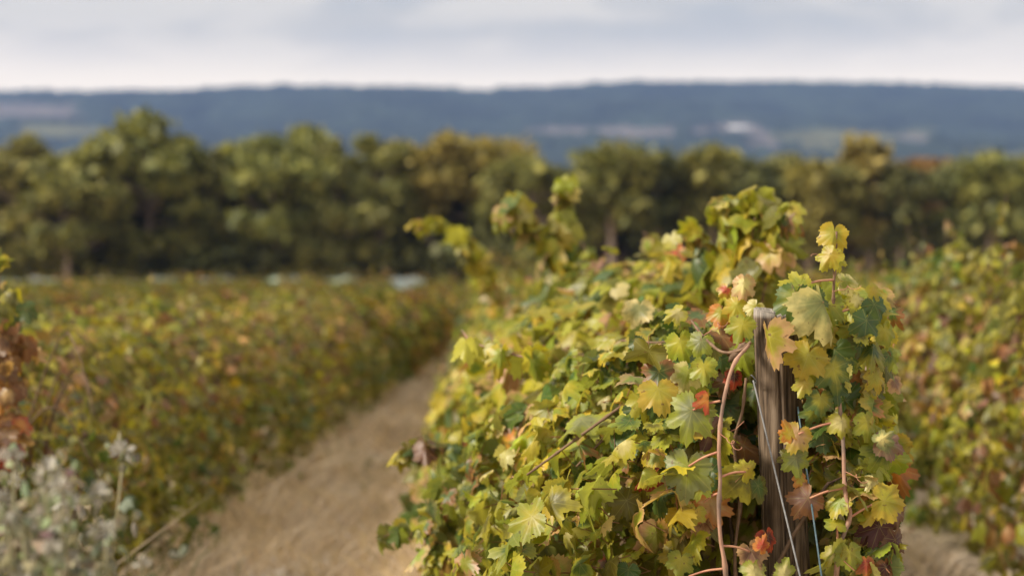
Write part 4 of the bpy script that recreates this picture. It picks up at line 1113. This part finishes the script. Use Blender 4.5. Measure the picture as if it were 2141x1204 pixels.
def make_weed(seed, H):
    r = np.random.default_rng(seed)
    root = empty('flowering_weed', (0, 0, 0)); st, lv = MB(), MB(); heads = []
    for k in range(10):
        a = k * 0.9 + r.uniform(0, 0.5); h = H * r.uniform(0.68, 1.0); sp = r.uniform(0.03, 0.11)
        e = np.array([math.cos(a) * sp, math.sin(a) * sp, h]); c = spline([(0, 0, 0), e * [0.3, 0.3, 0.5], e], 14)
        tube(st, c, np.linspace(0.005, 0.002, 14), 5)
        n = 85; i = r.integers(2, 14, n); P = c[i] + r.normal(0, 0.02, (n, 3))
        side = nrm(r.normal(0, 1, (n, 3)) * [1, 1, 0.4]); S = r.uniform(0.008, 0.020, n)
        g = np.array([[0.23, 0.215, 0.15]]) * np.exp(r.normal(0, 0.25, (n, 1))) * np.exp(r.normal(0, 0.1, (n, 3)))
        add_leaves(lv, P, nrm(side * 0.4 + [0, 0, 0.8]), side + [0, 0, 0.2], S, g, g, T_LOW, r, fold=r.uniform(1.4, 2.6, n))
        for q in range(2):
            heads.append((c[-1 - 3 * q] + r.normal(0, 0.02 * (q + 0.2), 3), r.uniform(0.010, 0.022)))
    st.build('stem', M_STEM, root, attrs=False); lv.build('foliage', M_WEED, root)
    for p, s in heads:           # each head a tuft of narrow petals
        mb = MB(); n = 26; dd = nrm(r.normal(0, 1, (n, 3)) + [0, 0, 0.5]); sd = nrm(np.cross(dd, r.normal(0, 1, (n, 3))))
        v = np.stack([p + dd * 0.1 * s, p + dd * s * 0.7 + sd * s * 0.22, p + dd * s * 1.2, p + dd * s * 0.7 - sd * s * 0.22], 1).reshape(-1, 3)
        mb.add(v, (np.array([(0, 1, 2), (0, 2, 3)])[None] + (np.arange(n) * 4)[:, None, None]).reshape(-1, 3))
        mb.build('flower_head', M_FLOWER, root, attrs=False)
    return root


weeds = [make_weed(61, 1.46), make_weed(62, 1.40)]
spots = [(30, 2.2, 1.0), (95, 2.3, 1.03), (150, 2.15, 0.98), (215, 2.25, 0.86), (60, 2.05, 0.92), (180, 2.1, 0.9), (0, 2.35, 1.0), (120, 2.4, 1.03), (265, 2.3, 0.70), (-30, 2.15, 0.97), (40, 2.2, 0.93), (140, 2.3, 1.0), (235, 2.15, 0.78), (80, 2.15, 0.95)]
for i, (px, d, s) in enumerate(spots):
    src = weeds[i % 2]; o = src if i < 2 else copy_tree(src)
    o.location = ((px - 1070.5) / F * d, d, 0); o.rotation_euler = (0, 0, i * 1.3); o.scale = (s, s, s)
    tag(o, 'tall pale grey-green weed with whitish heads in the clump before the reddened vine', 'weed', 'tall pale weeds before the reddened vine')


# ------------------------------------------------------------------ dry grass
def build_grass():
    r = np.random.default_rng(8)
    n = 90000
    d = 3.2 + 40 * r.uniform(0, 1, n) ** 1.9
    which = r.uniform(0, 1, n) < 0.72
    xl = np.where(which, x_left(d) + 0.25, x_mid(d) + 0.25); xr = np.where(which, x_mid(d) - 0.2, x_right(d) - 0.3)
    x = xl + (xr - xl) * r.uniform(0, 1, n)
    tuft = vnoise(x * 2.2, d * 1.3, 4) * 0.6 + vnoise(x * 6, d * 5, 6) * 0.4
    keep = r.uniform(0, 1, n) < np.clip(tuft * 2.2 - 0.45, 0.12, 1); d, x, tuft = d[keep], x[keep], tuft[keep]; n = len(d)
    L = (0.06 + 0.34 * tuft ** 2.4) * r.uniform(0.5, 1.5, n) * (1 + 1.3 * np.exp(-np.minimum(np.abs(x - x_left(d) - 0.7), np.abs(x - x_mid(d) + 0.7)) / 0.22))
    a = r.uniform(0, 6.28, n); lean = r.uniform(0.2, 1.1, n)
    base = np.stack([x, d, np.full(n, 0.002)], 1); dr = np.stack([np.cos(a) * lean, np.sin(a) * lean, np.ones(n)], 1); dr = nrm(dr)
    sd = nrm(np.cross(dr, np.stack([np.cos(a + 1), np.sin(a + 1), np.zeros(n)], 1))); w = (0.0025 + 0.0015 * r.uniform(0, 1, n) + 0.00035 * d)[:, None]
    midp = base + dr * (L * 0.55)[:, None]; tip = base + dr * L[:, None] + np.stack([np.cos(a), np.sin(a), -0.6 * np.ones(n)], 1) * (L * 0.22)[:, None]
    v = np.stack([base - sd * w, base + sd * w, midp + sd * w * 0.7, midp - sd * w * 0.7, tip], 1).reshape(-1, 3)
    t = (np.array([(0, 1, 2), (0, 2, 3), (3, 2, 4)])[None] + (np.arange(n) * 5)[:, None, None]).reshape(-1, 3)
    g = r.uniform(0, 1, (n, 1)); col = (np.array([0.56, 0.45, 0.345]) * (1 - g) + np.array([0.80, 0.695, 0.575]) * g)
    col = np.where((r.uniform(0, 1, (n, 1)) < 0.35 * np.clip(vnoise(x * 1.1, d * 0.6, 15) - 0.55, 0.02, 1)[:, None]), np.array([0.14, 0.17, 0.05]), col) * np.exp(r.normal(0, 0.15, (n, 1)))
    mb = MB(); mb.add(v, t, np.repeat(col, 5, 0))
    tag(mb.build('dry_grass', M_WEED), 'straw-coloured dry grass covering the alleys between the vine rows', 'grass', kind='stuff')


build_grass()


def build_litter():
    """fallen vine leaves along the rows"""
    r = np.random.default_rng(14); n = 1500
    d = 4 + 30 * r.uniform(0, 1, n) ** 1.6
    k = r.integers(0, 4, n)
    x = np.choose(k, [x_left(d) + 0.75, x_mid(d) - 0.75, x_mid(d) + 0.6, x_right(d) - 0.75]) + r.normal(0, 0.28, n)
    P = np.stack([x, d, r.uniform(0.01, 0.05, n)], 1)
    a = r.uniform(0, 6.28, n); T = np.stack([np.cos(a), np.sin(a), r.normal(0, 0.2, n)], 1); Nn = nrm(np.array([0, 0, 1.0]) + r.normal(0, 0.35, (n, 3)))
    A, B = pick_colors(n, dict(tan=5, brown=6, rust=4, gold=2, mauve=2), r)
    mb = MB(); add_leaves(mb, P, Nn, T, r.uniform(0.035, 0.07, n), A, B, T_LOW, r)
    tag(mb.build('fallen_leaves', M_LEAF_FAR), 'brown fallen vine leaves scattered in the straw along the rows', 'leaf litter', kind='stuff')


build_litter()
